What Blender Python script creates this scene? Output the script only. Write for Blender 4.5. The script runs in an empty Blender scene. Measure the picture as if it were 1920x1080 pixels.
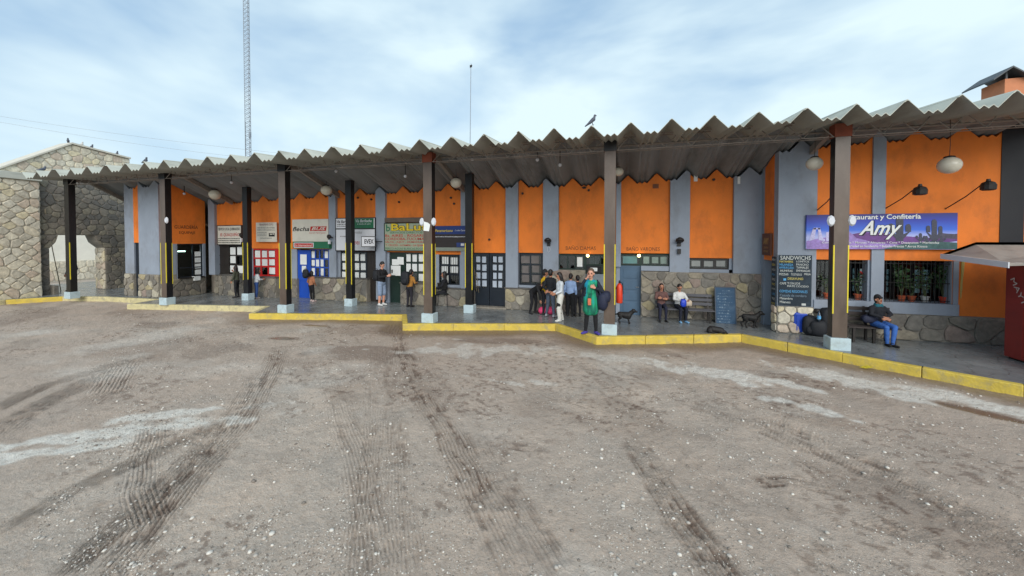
import bpy, bmesh, math, random
import numpy as np
from mathutils import Vector, Matrix
random.seed(7); rng = np.random.default_rng(7)
S = bpy.context.scene
COL = S.collection
R = math.radians
# ------------------------------------------------------------------ camera
FPX = 714.0; YAW = math.atan2(205, 714.0); PITCH = R(1.2); CZ = 2.75
CYP = 449 + FPX * math.tan(PITCH)
cd = bpy.data.cameras.new('camera'); cam = bpy.data.objects.new('camera', cd); COL.objects.link(cam)
cam.location = (0, 0, CZ); cam.rotation_euler = (R(90) - PITCH, 0, YAW)
cd.sensor_width = 36; cd.lens = FPX / 1920 * 36; cd.shift_y = -(540 - CYP) / 1920
cd.clip_start = .05; cd.clip_end = 6000
S.camera = cam
S.render.resolution_x = 1024; S.render.resolution_y = 576
# ------------------------------------------------------------------ sky, sun, exposure
SUN_EL, SUN_AZ = R(30), R(158)          # azimuth clockwise from +Y: behind the camera, slightly to its right
wd = bpy.data.worlds.new('World'); S.world = wd; wd.use_nodes = True
nt = wd.node_tree; nt.nodes.clear()
def wn(t, **k):
    n = nt.nodes.new(t)
    for a, b in k.items(): setattr(n, a, b)
    return n
out = wn('ShaderNodeOutputWorld'); bg = wn('ShaderNodeBackground'); bg.inputs['Strength'].default_value = .07
sky = wn('ShaderNodeTexSky', sky_type='NISHITA', sun_disc=False); sky.sun_elevation = SUN_EL; sky.sun_rotation = SUN_AZ
sky.air_density = 1.0; sky.dust_density = 1.2; sky.ozone_density = 1.5
tc = wn('ShaderNodeTexCoord'); mp = wn('ShaderNodeMapping'); mp.inputs['Scale'].default_value = (1.0, 1.0, 2.6)
nz = wn('ShaderNodeTexNoise'); nz.inputs['Scale'].default_value = 1.7; nz.inputs['Detail'].default_value = 5; nz.inputs['Roughness'].default_value = .5; nz.inputs['Distortion'].default_value = .25
rp = wn('ShaderNodeValToRGB'); rp.color_ramp.elements[0].position = .39; rp.color_ramp.elements[1].position = .63
rp.color_ramp.elements[0].color = (.22, .22, .22, 1); rp.color_ramp.elements[1].color = (1, 1, 1, 1)
mx = wn('ShaderNodeMix', data_type='RGBA'); mx.inputs['B'].default_value = (6.9, 8.4, 9.0, 1)
tint = wn('ShaderNodeMix', data_type='RGBA'); tint.inputs['Factor'].default_value = .55; tint.inputs['B'].default_value = (2.9, 5.3, 8.2, 1)
nt.links.new(tc.outputs['Generated'], mp.inputs['Vector']); nt.links.new(mp.outputs['Vector'], nz.inputs['Vector'])
nt.links.new(nz.outputs['Fac'], rp.inputs['Fac']); nt.links.new(rp.outputs['Color'], mx.inputs['Factor'])
nt.links.new(sky.outputs['Color'], tint.inputs['A']); nt.links.new(tint.outputs['Result'], mx.inputs['A'])
nt.links.new(mx.outputs['Result'], bg.inputs['Color']); nt.links.new(bg.outputs[0], out.inputs[0])
sl = bpy.data.lights.new('sun', 'SUN'); so = bpy.data.objects.new('sun', sl); COL.objects.link(so)
sl.energy = 1.5; sl.angle = R(50); sl.color = (1, .95, .88)
so.rotation_euler = (R(90) - SUN_EL, 0, math.pi - SUN_AZ); so.location = (0, -20, 30)
S.view_settings.view_transform = 'Standard'; S.view_settings.look = 'None'; S.view_settings.gamma = 1; S.view_settings.exposure = 0.75
# ------------------------------------------------------------------ pixel -> place (direction only; the plane gives the distance)
_fw = np.array([-math.sin(YAW) * math.cos(PITCH), math.cos(YAW) * math.cos(PITCH), -math.sin(PITCH)])
_rt = np.array([math.cos(YAW), math.sin(YAW), 0]); _up = np.cross(_rt, _fw); _C = np.array([0, 0, CZ])
def ray(x, y): return _fw + _rt * (x - 960) / FPX - _up * (y - CYP) / FPX
def onz(x, y, z=.2): d = ray(x, y); return _C + d * (z - CZ) / d[2]
def ony(x, y, Y): d = ray(x, y); return _C + d * Y / d[1]
def onx(x, y, X): d = ray(x, y); return _C + d * X / d[0]
def pxm(Y, X=0):            # photo pixels per metre at a place
    return FPX / (Y * math.cos(YAW) - X * math.sin(YAW))
# ------------------------------------------------------------------ materials
def lin(c):
    c = [v / 255 for v in c]; return tuple(v / 12.92 if v <= .04045 else ((v + .055) / 1.055) ** 2.4 for v in c) + (1,)
MATS = {}
def M(name, col=(128, 128, 128), rough=.7, var=.12, scale=5, bump=.08, bscale=60, metal=0, spec=.5, emit=None, dirt=None, lincol=None, stretch=(1, 1, 1), rvar=.1):
    if name in MATS: return MATS[name]
    m = bpy.data.materials.new(name); m.use_nodes = True; t = m.node_tree; p = t.nodes['Principled BSDF']
    base = lincol + (1,) if lincol else lin(col)
    p.inputs['Roughness'].default_value = rough; p.inputs['Metallic'].default_value = metal; p.inputs['Specular IOR Level'].default_value = spec
    if emit: p.inputs['Emission Color'].default_value = lin(col); p.inputs['Emission Strength'].default_value = emit
    g = t.nodes.new('ShaderNodeNewGeometry'); mpn = t.nodes.new('ShaderNodeMapping'); mpn.inputs['Scale'].default_value = stretch
    t.links.new(g.outputs['Position'], mpn.inputs['Vector'])
    n = t.nodes.new('ShaderNodeTexNoise'); n.inputs['Scale'].default_value = scale; n.inputs['Detail'].default_value = 6; n.inputs['Roughness'].default_value = .62
    t.links.new(mpn.outputs['Vector'], n.inputs['Vector'])
    r = t.nodes.new('ShaderNodeValToRGB'); e = r.color_ramp.elements
    e[0].position = .3; e[1].position = .7
    e[0].color = tuple(max(0, v * (1 - var)) for v in base[:3]) + (1,); e[1].color = tuple(min(1, v * (1 + var)) for v in base[:3]) + (1,)
    t.links.new(n.outputs['Fac'], r.inputs['Fac']); last = r.outputs['Color']
    if dirt:
        dc, amt, ds = dirt
        n2 = t.nodes.new('ShaderNodeTexNoise'); n2.inputs['Scale'].default_value = ds; n2.inputs['Detail'].default_value = 8; n2.inputs['Roughness'].default_value = .7
        t.links.new(mpn.outputs['Vector'], n2.inputs['Vector'])
        r2 = t.nodes.new('ShaderNodeValToRGB'); r2.color_ramp.elements[0].position = .5; r2.color_ramp.elements[1].position = .72
        r2.color_ramp.elements[0].color = (0, 0, 0, 1); r2.color_ramp.elements[1].color = (amt, amt, amt, 1)
        t.links.new(n2.outputs['Fac'], r2.inputs['Fac'])
        mm = t.nodes.new('ShaderNodeMix'); mm.data_type = 'RGBA'; mm.inputs['B'].default_value = lin(dc)
        t.links.new(r2.outputs['Color'], mm.inputs['Factor']); t.links.new(last, mm.inputs['A']); last = mm.outputs['Result']
    t.links.new(last, p.inputs['Base Color'])
    mr = t.nodes.new('ShaderNodeMapRange'); mr.inputs['To Min'].default_value = max(.02, rough - rvar); mr.inputs['To Max'].default_value = min(1, rough + rvar)
    t.links.new(n.outputs['Fac'], mr.inputs['Value']); t.links.new(mr.outputs['Result'], p.inputs['Roughness'])
    if bump:
        n3 = t.nodes.new('ShaderNodeTexNoise'); n3.inputs['Scale'].default_value = bscale; n3.inputs['Detail'].default_value = 4
        t.links.new(g.outputs['Position'], n3.inputs['Vector'])
        b = t.nodes.new('ShaderNodeBump'); b.inputs['Strength'].default_value = bump; b.inputs['Distance'].default_value = .02
        t.links.new(n3.outputs['Fac'], b.inputs['Height']); t.links.new(b.outputs['Normal'], p.inputs['Normal'])
    MATS[name] = m; return m
def stone_mat(name, cols, rough=.85):
    m = M(name, (150, 140, 125), rough, var=.0, bump=.5, bscale=28); t = m.node_tree; p = t.nodes['Principled BSDF']
    oi = t.nodes.new('ShaderNodeObjectInfo'); cr = t.nodes.new('ShaderNodeValToRGB'); cr.color_ramp.interpolation = 'CONSTANT'
    el = cr.color_ramp.elements
    while len(el) < len(cols): el.new(.5)
    for i, c in enumerate(cols): el[i].position = i / len(cols); el[i].color = lin(c)
    t.links.new(oi.outputs['Random'], cr.inputs['Fac'])
    g = t.nodes.new('ShaderNodeNewGeometry'); n = t.nodes.new('ShaderNodeTexNoise'); n.inputs['Scale'].default_value = 7; n.inputs['Detail'].default_value = 8; n.inputs['Roughness'].default_value = .7
    t.links.new(g.outputs['Position'], n.inputs['Vector'])
    mr = t.nodes.new('ShaderNodeMapRange'); mr.inputs['From Min'].default_value = .25; mr.inputs['From Max'].default_value = .75; mr.inputs['To Min'].default_value = .55; mr.inputs['To Max'].default_value = 1.35
    t.links.new(n.outputs['Fac'], mr.inputs['Value'])
    mm = t.nodes.new('ShaderNodeMix'); mm.data_type = 'RGBA'; mm.blend_type = 'MULTIPLY'; mm.inputs['Factor'].default_value = 1
    t.links.new(cr.outputs['Color'], mm.inputs['A']); t.links.new(mr.outputs['Result'], mm.inputs['B']); t.links.new(mm.outputs['Result'], p.inputs['Base Color'])
    return m
def glass_mat(name, tint=(200, 215, 220), rough=.05):
    if name in MATS: return MATS[name]
    m = bpy.data.materials.new(name); m.use_nodes = True; t = m.node_tree; p = t.nodes['Principled BSDF']; o = t.nodes['Material Output']
    p.inputs['Base Color'].default_value = lin(tint); p.inputs['Roughness'].default_value = rough; p.inputs['Specular IOR Level'].default_value = .8
    tr = t.nodes.new('ShaderNodeBsdfTransparent'); tr.inputs['Color'].default_value = lin(tint)
    fr = t.nodes.new('ShaderNodeFresnel'); fr.inputs['IOR'].default_value = 1.5
    ad = t.nodes.new('ShaderNodeMath'); ad.operation = 'ADD'; ad.inputs[1].default_value = .08
    gl = t.nodes.new('ShaderNodeBsdfGlossy'); gl.inputs['Roughness'].default_value = rough
    mx = t.nodes.new('ShaderNodeMixShader')
    t.links.new(fr.outputs[0], ad.inputs[0]); t.links.new(ad.outputs[0], mx.inputs['Fac']); t.links.new(tr.outputs[0], mx.inputs[1]); t.links.new(gl.outputs[0], mx.inputs[2]); t.links.new(mx.outputs[0], o.inputs['Surface'])
    MATS[name] = m; return m
ORANGE = M('orange_paint', lincol=(.80, .205, .024), rough=.75, var=.12, scale=1.3, bump=.2, bscale=38, dirt=((126, 66, 36), .38, 1.5), stretch=(1.2, 1.2, .7))
BLUEGREY = M('blue_grey_paint', lincol=(.275, .315, .38), rough=.7, var=.08, scale=2, bump=.12, bscale=45, dirt=((112, 110, 108), .45, 1.6), stretch=(1.2, 1.2, .7))
MORTAR = M('mortar', (138, 132, 122), .95, .2, 6, .5, 40)
MORTAR_L = M('pale_mortar', (196, 188, 172), .95, .2, 6, .5, 40)
STONE = stone_mat('wall_stone', [(128, 122, 112), (140, 133, 121), (116, 111, 104), (148, 139, 123), (134, 124, 115), (122, 118, 111), (138, 131, 120), (162, 151, 122), (126, 121, 113), (144, 128, 118), (134, 128, 118), (174, 167, 150)])
STONE_D = stone_mat('counter_and_shaded_stone', [(120, 114, 104), (134, 126, 114), (108, 104, 98), (142, 134, 118), (126, 118, 108)])  # dark counter stone; on the arch wall it carries painted shade
STONE_L = stone_mat('pier_stone', [(212, 201, 180), (220, 208, 184), (196, 187, 169), (226, 215, 192), (206, 188, 168), (216, 207, 188), (220, 206, 174)])
DKBROWN = M('dark_brown_sky_sheen', (92, 78, 68), .35, .25, 3, .05, 30, dirt=((110, 98, 88), .5, 3.5), stretch=(1, 1, .35))  # column brown, lightened to carry the sky's reflection on the fronts
BLACKP = M('black_paint_and_side_shade', (24, 23, 24), .35, .2, 3, .05, 30)  # black paint, and painted shade on the front columns' sides
PLINTHM = M('pale_blue_plinth', (182, 200, 206), .75, .08, 4, .15, 30, dirt=((120, 118, 112), .5, 5))
YELLOW = M('yellow_strip', (220, 200, 44), .5, .05, 6, 0)
KERBM = M('kerb_yellow', (208, 181, 76), .75, .14, 4, .5, 30, dirt=((166, 152, 112), .95, 5.0))
KERBP = M('kerb_worn', (202, 190, 144), .8, .12, 4, .5, 30, dirt=((140, 134, 120), .95, 5.0))
KERBJ = M('kerb_concrete', (150, 140, 110), .9, .2, 5, .3, 30)
ROOFF = M('fibre_cement_half_shaded_eave', (156, 157, 148), .9, .15, 1.6, .12, 40, dirt=((100, 98, 92), .5, 1.1), stretch=(1.4, .25, 1))  # eave underside, half shade put into its colour, paler than the rear
ROOFU = M('fibre_cement_shaded_underside', (132, 135, 136), .9, .15, 1.6, .12, 40, dirt=((70, 68, 66), .6, 1.1), stretch=(1.4, .25, 1))  # dirty underside, darkened further to carry the canopy's shade
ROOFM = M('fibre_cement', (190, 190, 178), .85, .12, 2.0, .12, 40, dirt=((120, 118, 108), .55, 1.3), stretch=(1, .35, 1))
STEEL = M('grey_truss_paint', (132, 124, 116), .6, .2, 8, .05, 40)
RUST = M('rust_red_bracket', (122, 62, 42), .8, .2, 6, .1, 40)
DKGREEN = M('dark_green_paint', (22, 44, 36), .4, .15, 4, .05)
DKBLUE = M('dark_blue_black_paint', (24, 32, 42), .4, .15, 4, .05)
BLUEP = M('bright_blue_paint', (20, 74, 176), .45, .12, 4, .05)
REDP = M('red_paint', (196, 28, 22), .5, .12, 4, .05)
DOORBLUE = M('steel_blue_door', (72, 98, 122), .5, .1, 4, .06)
DKWOOD = M('dark_wood', (40, 34, 30), .55, .25, 8, .1, stretch=(6, 6, .6))
WHITE = M('white_paper', (226, 228, 226), .8, .05, 9, 0)
CREAM = M('sign_cream', (206, 202, 190), .6, .05, 2, 0, dirt=((150, 146, 132), .3, 3))
SIGNW = M('sign_white', (206, 208, 214), .5, .05, 2, 0, dirt=((150, 150, 150), .25, 3))
INK = M('ink_black', (20, 20, 24), .7, 0, 5, 0)
INKRED = M('ink_red', (176, 32, 28), .7, 0, 5, 0)
GREENP = M('sign_green', (24, 100, 66), .5, .08, 3, 0)
GLASS = glass_mat('window_glass')
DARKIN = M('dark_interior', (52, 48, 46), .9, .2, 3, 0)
CREAMW = M('room_wall', (150, 140, 128), .9, .1, 3, 0)
GLOBE = M('milk_glass', (206, 200, 184), .25, .04, 4, 0, dirt=((170, 160, 140), .4, 6))
CHROME = M('bright_metal', (170, 170, 170), .3, .05, 4, 0, metal=1)
DKMETAL = M('dark_metal', (40, 36, 34), .5, .25, 9, .08, metal=.3)
# ------------------------------------------------------------------ mesh helpers
WB = {}
class MB:
    def __init__(s): s.v = []; s.f = []; s.mi = []
    def add(s, vs, fs, mi=0):
        o = len(s.v); s.v += [tuple(map(float, p)) for p in vs]; s.f += [tuple(o + i for i in f) for f in fs]; s.mi += [mi] * len(fs); return s
    def box(s, x0, y0, z0, x1, y1, z1, mi=0):
        x0, x1 = sorted((x0, x1)); y0, y1 = sorted((y0, y1)); z0, z1 = sorted((z0, z1))
        return s.add([(x0, y0, z0), (x1, y0, z0), (x1, y1, z0), (x0, y1, z0), (x0, y0, z1), (x1, y0, z1), (x1, y1, z1), (x0, y1, z1)],
                     [(3, 2, 1, 0), (4, 5, 6, 7), (0, 1, 5, 4), (1, 2, 6, 5), (2, 3, 7, 6), (3, 0, 4, 7)], mi)
    def prism(s, pts, off, mi=0):            # polygon (3-D points) swept by vector off
        n = len(pts); a = [Vector(p) for p in pts]; b = [p + Vector(off) for p in a]
        return s.add(a + b, [tuple(range(n))[::-1], tuple(range(n, 2 * n))] + [(i, (i + 1) % n, n + (i + 1) % n, n + i) for i in range(n)], mi)
    def tube(s, pts, r, n=8, mi=0, caps=True):
        pts = [Vector(p) for p in pts]; k = len(pts); rr = r if isinstance(r, (list, tuple)) else [r] * k
        vs = []; prev = None
        for i, p in enumerate(pts):
            d = (pts[min(i + 1, k - 1)] - pts[max(i - 1, 0)]).normalized()
            a = prev if prev is not None else (Vector((0, 0, 1)) if abs(d.z) < .9 else Vector((1, 0, 0)))
            u = (a - d * a.dot(d)).normalized(); w = d.cross(u); prev = u
            for j in range(n):
                t = 2 * math.pi * j / n; vs.append(p + (u * math.cos(t) + w * math.sin(t)) * rr[i])
        fs = [(i * n + j, i * n + (j + 1) % n, (i + 1) * n + (j + 1) % n, (i + 1) * n + j) for i in range(k - 1) for j in range(n)]
        if caps: fs += [tuple(range(n))[::-1], tuple((k - 1) * n + j for j in range(n))]
        return s.add(vs, fs, mi)
    def lathe(s, c, prof, n=16, axis=(0, 0, 1), mi=0, sx=1, sy=1):      # prof: (radius, along)
        ax = Vector(axis).normalized(); u = (Vector((1, 0, 0)) if abs(ax.x) < .9 else Vector((0, 1, 0))); u = (u - ax * u.dot(ax)).normalized(); w = ax.cross(u); c = Vector(c)
        vs = []
        for r, h in prof:
            for j in range(n):
                t = 2 * math.pi * j / n; vs.append(c + ax * h + u * (r * math.cos(t) * sx) + w * (r * math.sin(t) * sy))
        k = len(prof)
        fs = [(i * n + j, i * n + (j + 1) % n, (i + 1) * n + (j + 1) % n, (i + 1) * n + j) for i in range(k - 1) for j in range(n)]
        fs += [tuple(range(n))[::-1], tuple((k - 1) * n + j for j in range(n))]
        return s.add(vs, fs, mi)
    def ball(s, c, r, n=14, sx=1, sy=1, sz=1, mi=0):
        k = n // 2 + 1
        return s.lathe(c, [(max(1e-4, r * math.sin(math.pi * i / (k - 1))), -r * sz * math.cos(math.pi * i / (k - 1))) for i in range(k)], n, mi=mi, sx=sx, sy=sy)
    def build(s, name, mat, parent=None, bevel=0, smooth=False):
        v = np.array(s.v); lo, hi = v.min(0), v.max(0); base = np.array([(lo[0] + hi[0]) / 2, (lo[1] + hi[1]) / 2, lo[2]])
        me = bpy.data.meshes.new(name); me.from_pydata((v - base).tolist(), [], s.f)
        for m in (mat if isinstance(mat, (list, tuple)) else [mat]): me.materials.append(m)
        if any(s.mi): me.polygons.foreach_set('material_index', s.mi)
        if smooth: me.polygons.foreach_set('use_smooth', [True] * len(s.f))
        me.update(); return link(name, me, base, parent, bevel)
def link(name, me, base, parent=None, bevel=0):
    o = bpy.data.objects.new(name, me); COL.objects.link(o); b = Vector(base); WB[o] = b
    if parent is not None: o.parent = parent; o.location = b - WB[parent]
    else: o.location = b
    if bevel:
        m = o.modifiers.new('bevel', 'BEVEL'); m.width = bevel; m.segments = 2; m.limit_method = 'ANGLE'; m.angle_limit = R(40)
    return o
def empty(name, loc): return link(name, None, loc)
def tag(o, label, cat, group=None):
    o['label'] = label; o['category'] = cat
    if group: o['group'] = group
    return o
def struct(o, label=None):
    o['kind'] = 'structure'
    if label: o['label'] = label
    return o
def box(name, mat, parent, x0, y0, z0, x1, y1, z1, bevel=0): return MB().box(x0, y0, z0, x1, y1, z1).build(name, mat, parent, bevel)
def copy_tree(o, off, parent=None):
    c = o.copy(); COL.objects.link(c); WB[c] = WB[o] + Vector(off); c.parent = parent
    c.location = WB[c] if parent is None else WB[c] - WB[parent]
    for ch in list(o.children): copy_tree(ch, off, c)
    return c
# text as flat mesh fitted into a rectangle: origin o (lower left), right vector r (full width), up vector u (full height)
def text(s, o, r, u, mat, parent, name='lettering', off=0.0, shear=0.0, depth=.004, split=False):
    cu = bpy.data.curves.new('t', 'FONT'); cu.body = s; cu.size = 1; cu.offset = off; cu.shear = shear; cu.resolution_u = 2
    ob = bpy.data.objects.new('t', cu); COL.objects.link(ob); dg = bpy.context.evaluated_depsgraph_get(); dg.update()
    me = bpy.data.meshes.new_from_object(ob.evaluated_get(dg)); bpy.data.objects.remove(ob); bpy.data.curves.remove(cu)
    n = len(me.vertices); co = np.empty(n * 3); me.vertices.foreach_get('co', co); co = co.reshape(-1, 3)
    lo, hi = co[:, :2].min(0), co[:, :2].max(0); q = (co[:, :2] - lo) / np.maximum(hi - lo, 1e-6)
    o = np.array(o, float); r = np.array(r, float); u = np.array(u, float); nn = np.cross(r, u); nn /= np.linalg.norm(nn)
    w = o + q[:, :1] * r + q[:, 1:] * u + nn * depth
    if split:                                   # one object per letter
        par = list(range(n))
        def fd(i):
            while par[i] != i: par[i] = par[par[i]]; i = par[i]
            return i
        for pg in me.polygons:
            vs = list(pg.vertices)
            for v in vs[1:]: par[fd(v)] = fd(vs[0])
        grp = {}
        for pg in me.polygons: grp.setdefault(fd(pg.vertices[0]), []).append(tuple(pg.vertices))
        for fs in grp.values():
            ids = sorted({v for f in fs for v in f}); ix = {v: i for i, v in enumerate(ids)}
            MB().add([w[v] for v in ids], [tuple(ix[v] for v in f) for f in fs]).build('letter', mat, parent)
        bpy.data.meshes.remove(me); return
    base = w.mean(0); me.vertices.foreach_set('co', (w - base).ravel()); me.materials.clear(); me.materials.append(mat); me.update()
    return link(name, me, base, parent)
def text_px(s, x0, y0, x1, y1, Y, mat, parent, **k):
    a = ony(x0, y1, Y); b = ony(x1, y1, Y); c = ony(x0, y0, Y)
    return text(s, a, (b[0] - a[0], 0, 0), (0, 0, c[2] - a[2]), mat, parent, **k)
def rect_px(x0, y0, x1, y1, Y):
    xm, ym = (x0 + x1) / 2, (y0 + y1) / 2
    return ony(x0, ym, Y)[0], ony(xm, y1, Y)[2], ony(x1, ym, Y)[0], ony(xm, y0, Y)[2]     # X0, Z0, X1, Z1
def pbox(name, mat, parent, x0, y0, x1, y1, Y, depth, bevel=0, z0=None, z1=None):
    a, b, c, d = rect_px(x0, y0, x1, y1, Y)
    return box(name, mat, parent, a, Y, b if z0 is None else z0, c, Y + depth, d if z1 is None else z1, bevel)
# ------------------------------------------------------------------ rubble stones: convex cells of a jittered grid, each its own raised piece
def clip(poly, nx, ny, c):
    o = []; n = len(poly)
    for i in range(n):
        a, b = poly[i], poly[(i + 1) % n]; da = nx * a[0] + ny * a[1] - c; db = nx * b[0] + ny * b[1] - c
        if da <= 0: o.append(a)
        if (da < 0 < db) or (db < 0 < da): t = da / (da - db); o.append((a[0] + (b[0] - a[0]) * t, a[1] + (b[1] - a[1]) * t))
    return o
def stones(region, size, fn, parent, mat, gap=.013, depth=.042, aspect=1.3, seed=1, jit=.34, name='stone'):
    rs = random.Random(seed); us = [p[0] for p in region]; vs = [p[1] for p in region]
    W, H = max(us) - min(us), max(vs) - min(vs)
    nv = max(1, round(H / size)); nu = max(1, round(W / (size * aspect))); seeds = []
    for j in range(nv):
        for i in range(nu):
            if rs.random() < .1 and nu > 3: continue
            seeds.append((min(us) + (i + .5 + (.25 if j % 2 else -.25) * (nu > 1) + rs.uniform(-jit, jit)) * W / nu, min(vs) + (j + .5 + rs.uniform(-jit, jit)) * H / nv))
    res = []
    for s in seeds:
        cell = list(region)
        for q in seeds:
            if q is s: continue
            dx, dy = q[0] - s[0], (q[1] - s[1])
            if abs(dx) > size * aspect * 3.2 or abs(dy) > size * 3.2: continue
            cell = clip(cell, dx, dy, (q[0] ** 2 + q[1] ** 2 - s[0] ** 2 - s[1] ** 2) / 2)
            if len(cell) < 3: break
        if len(cell) < 3: continue
        cx = sum(p[0] for p in cell) / len(cell); cy = sum(p[1] for p in cell) / len(cell)
        rad = sum(math.hypot(p[0] - cx, p[1] - cy) for p in cell) / len(cell)
        if rad < gap * 2.2: continue
        k = 1 - gap / rad * 1.3; pts = []
        n = len(cell)
        for i in range(n):
            a, b, c = cell[i - 1], cell[i], cell[(i + 1) % n]
            for w in (a, c):
                t = rs.uniform(.16, .26); pts.append((b[0] + (w[0] - b[0]) * t, b[1] + (w[1] - b[1]) * t))
        d = depth * rs.uniform(.55, 1.25); n = len(pts); V = []
        for kk, dd in ((k, 0), (k * .985, d * .7), (k * .86, d)):
            for p in pts: V.append(fn(cx + (p[0] - cx) * kk, cy + (p[1] - cy) * kk, dd * rs.uniform(.9, 1.1)))
        V.append(fn(cx, cy, d * 1.05)); F = []
        for r_ in range(2):
            for i in range(n): F.append((r_ * n + i, r_ * n + (i + 1) % n, (r_ + 1) * n + (i + 1) % n, (r_ + 1) * n + i))
        for i in range(n): F.append((2 * n + i, 2 * n + (i + 1) % n, 3 * n))
        mb = MB(); mb.add(V, F); o = mb.build(name, mat, parent, smooth=False); res.append(o)
    return res
def rectpoly(u0, v0, u1, v1): return [(u0, v0), (u1, v0), (u1, v1), (u0, v1)]
# ================================================================== GROUND
def vnoise(x, y, seed=0):
    r = np.random.default_rng(seed); T = r.random((256, 256)); xi = np.floor(x).astype(int); yi = np.floor(y).astype(int); fx = x - xi; fy = y - yi
    fx = fx * fx * (3 - 2 * fx); fy = fy * fy * (3 - 2 * fy); g = lambda a, b: T[a % 256, b % 256]
    return (g(xi, yi) * (1 - fx) + g(xi + 1, yi) * fx) * (1 - fy) + (g(xi, yi + 1) * (1 - fx) + g(xi + 1, yi + 1) * fx) * fy
def fbm(x, y, f, o=4, seed=0): return sum(vnoise(x * f * 2 ** i + 17 * i, y * f * 2 ** i + 31 * i, seed + i) * .5 ** i for i in range(o)) / (2 - .5 ** (o - 1))
def sstep(a, b, x): t = np.clip((x - a) / (b - a), 0, 1); return t * t * (3 - 2 * t)
# tidy the teeth: the jogs run between the common front and back lines
KT = [(-24.95, 7.4), (-24.95, 9.5), (-23.98, 10.75), (-21.89, 11.2), (-19.05, 11.32), (-18.75, 10.2), (-13.0, 11.25), (-12.32, 10.05), (-7.11, 11.3), (-6.33, 10.08), (-1.9, 11.32), (-.62, 10.12), (3.1, 11.42), (4.75, 10.16), (6.75, 8.78), (11.0, 5.9)]
def seg_dist(px, py, pts):
    best = np.full(px.shape, 1e9); arc = np.zeros(px.shape); side = np.zeros(px.shape); L = 0
    for a, b in zip(pts[:-1], pts[1:]):
        dx, dy = b[0] - a[0], b[1] - a[1]; l = math.hypot(dx, dy); t = np.clip(((px - a[0]) * dx + (py - a[1]) * dy) / l ** 2, 0, 1)
        d = np.hypot(px - a[0] - dx * t, py - a[1] - dy * t); m = d < best
        sd = ((px - a[0]) * dy - (py - a[1]) * dx) / l
        best = np.where(m, d, best); arc = np.where(m, L + t * l, arc); side = np.where(m, sd, side); L += l
    return best, arc, side, L
GY0, GY1, GR, U0, U1, DU = 1.6, 11.9, .005, -2.75, 1.2, .0034          # finer mesh near the yard's front
gy = GY0 * np.exp(np.arange(0, math.log(GY1 / GY0), GR)); gu = np.arange(U0, U1, DU); Y = np.repeat(gy[:, None], len(gu), 1); X = gu[None] * Y
X = np.where(gu[None] < U0 + DU * .5, -60.0, np.where(gu[None] > U1 - DU * 1.5, 40.0, X))
def ghz(x, y): j = np.clip((np.log(y / GY0) / GR).round().astype(int), 0, X.shape[0] - 1); i = np.clip(((x / y - U0) / DU).round().astype(int), 1, X.shape[1] - 2); return hz[j, i]
hz = .035 * (fbm(X, Y, .35, 4, 1) - .5) + .03 * (fbm(X, Y, 2.2, 4, 5) - .5) + .022 * (fbm(X, Y, 9, 4, 9) - .5)
cr = fbm(X * .9 + Y * .25, Y * 1.1, 13, 3, 15); cz = sstep(.45, .62, fbm(X, Y, .8, 4, 19)); crumb = sstep(.58, .70, cr) * (.25 + .75 * cz)
mud = .6 * crumb + .35 * sstep(.53, .72, fbm(X * .7 + .5 * Y, Y * .9, .9, 5, 21)); pale = .45 * sstep(.55, .78, fbm(X, Y * 1.3, .55, 5, 33)); wet = np.zeros_like(X); warm = fbm(X, Y, .22, 3, 77)
def P2(*pp): return [tuple(onz(x, y, 0)[:2]) for x, y in pp]
def track(pts, w, n, dark, depth=.02, chev=.0, fade=.25, seed=0):
    global hz, mud
    pts = P2(*pts); xs = [p[0] for p in pts]; ys = [p[1] for p in pts]; mg = w + .3
    m = (X > min(xs) - mg) & (X < max(xs) + mg) & (Y > min(ys) - mg) & (Y < max(ys) + mg)
    if not m.any(): return
    x, y = X[m], Y[m]; wob = .1 * (fbm(x, y, .9, 3, seed + 3) - .5)
    d, s, sd, L = seg_dist(x, y, pts); sd = sd + wob; env = sstep(w * 1.15, w * .45, np.abs(sd) + .25 * w * (fbm(x, y, 3, 3, seed + 33) - .5) * 2) * sstep(0, max(fade, .2) * L, s) * sstep(0, .07 * L, L - s) * (d < w * 1.3)
    wl = w * 2 / (2 * n); gro = .5 + .5 * np.cos(2 * math.pi * sd / wl); rough = fbm(x, y, 7, 3, seed + 50); stk = fbm(s * 2.2, sd * 26, 1, 3, seed + 70); big = .35 + .65 * sstep(.34, .62, fbm(x, y, .9, 3, seed + 90))
    lug = .5 + .5 * np.sin(s * 2 * math.pi / .07 + np.abs(sd) * 26)
    g = np.clip(gro ** 2 * (1 - .5 * chev) + lug * chev * .6 - .2, 0, 1); cru = sstep(.5, .66, .55 * stk + .45 * rough) 
    hz[m] -= env * depth * (g * (.4 + .8 * big) - .3 + 1.1 * (rough - .5) + .5 * cru); mud[m] = np.maximum(mud[m], env * dark * np.clip(.18 * big + g * .3 * big + cru * (.3 + .6 * big), 0, 1))
track([(740, 600), (752, 660), (790, 730), (850, 830), (905, 940), (1000, 1130)], .26, 6, .95, .028, .3, .05, seed=1)
track([(770, 640), (840, 740), (920, 860), (1000, 985), (1090, 1130)], .2, 5, .6, .018, .3, .1, seed=2)
track([(728, 640), (738, 760), (746, 900), (754, 1130)], .2, 6, .55, .018, .2, .1, seed=3)
track([(700, 640), (700, 760), (690, 900), (670, 1130)], .18, 5, .4, .014, .2, .2, seed=23)
track([(530, 640), (510, 700), (440, 810), (300, 960), (150, 1130)], .27, 6, .85, .024, .3, .05, seed=4)
track([(500, 680), (440, 770), (340, 880), (215, 1000), (60, 1130)], .18, 5, .6, .018, .3, .1, seed=14)
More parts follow.
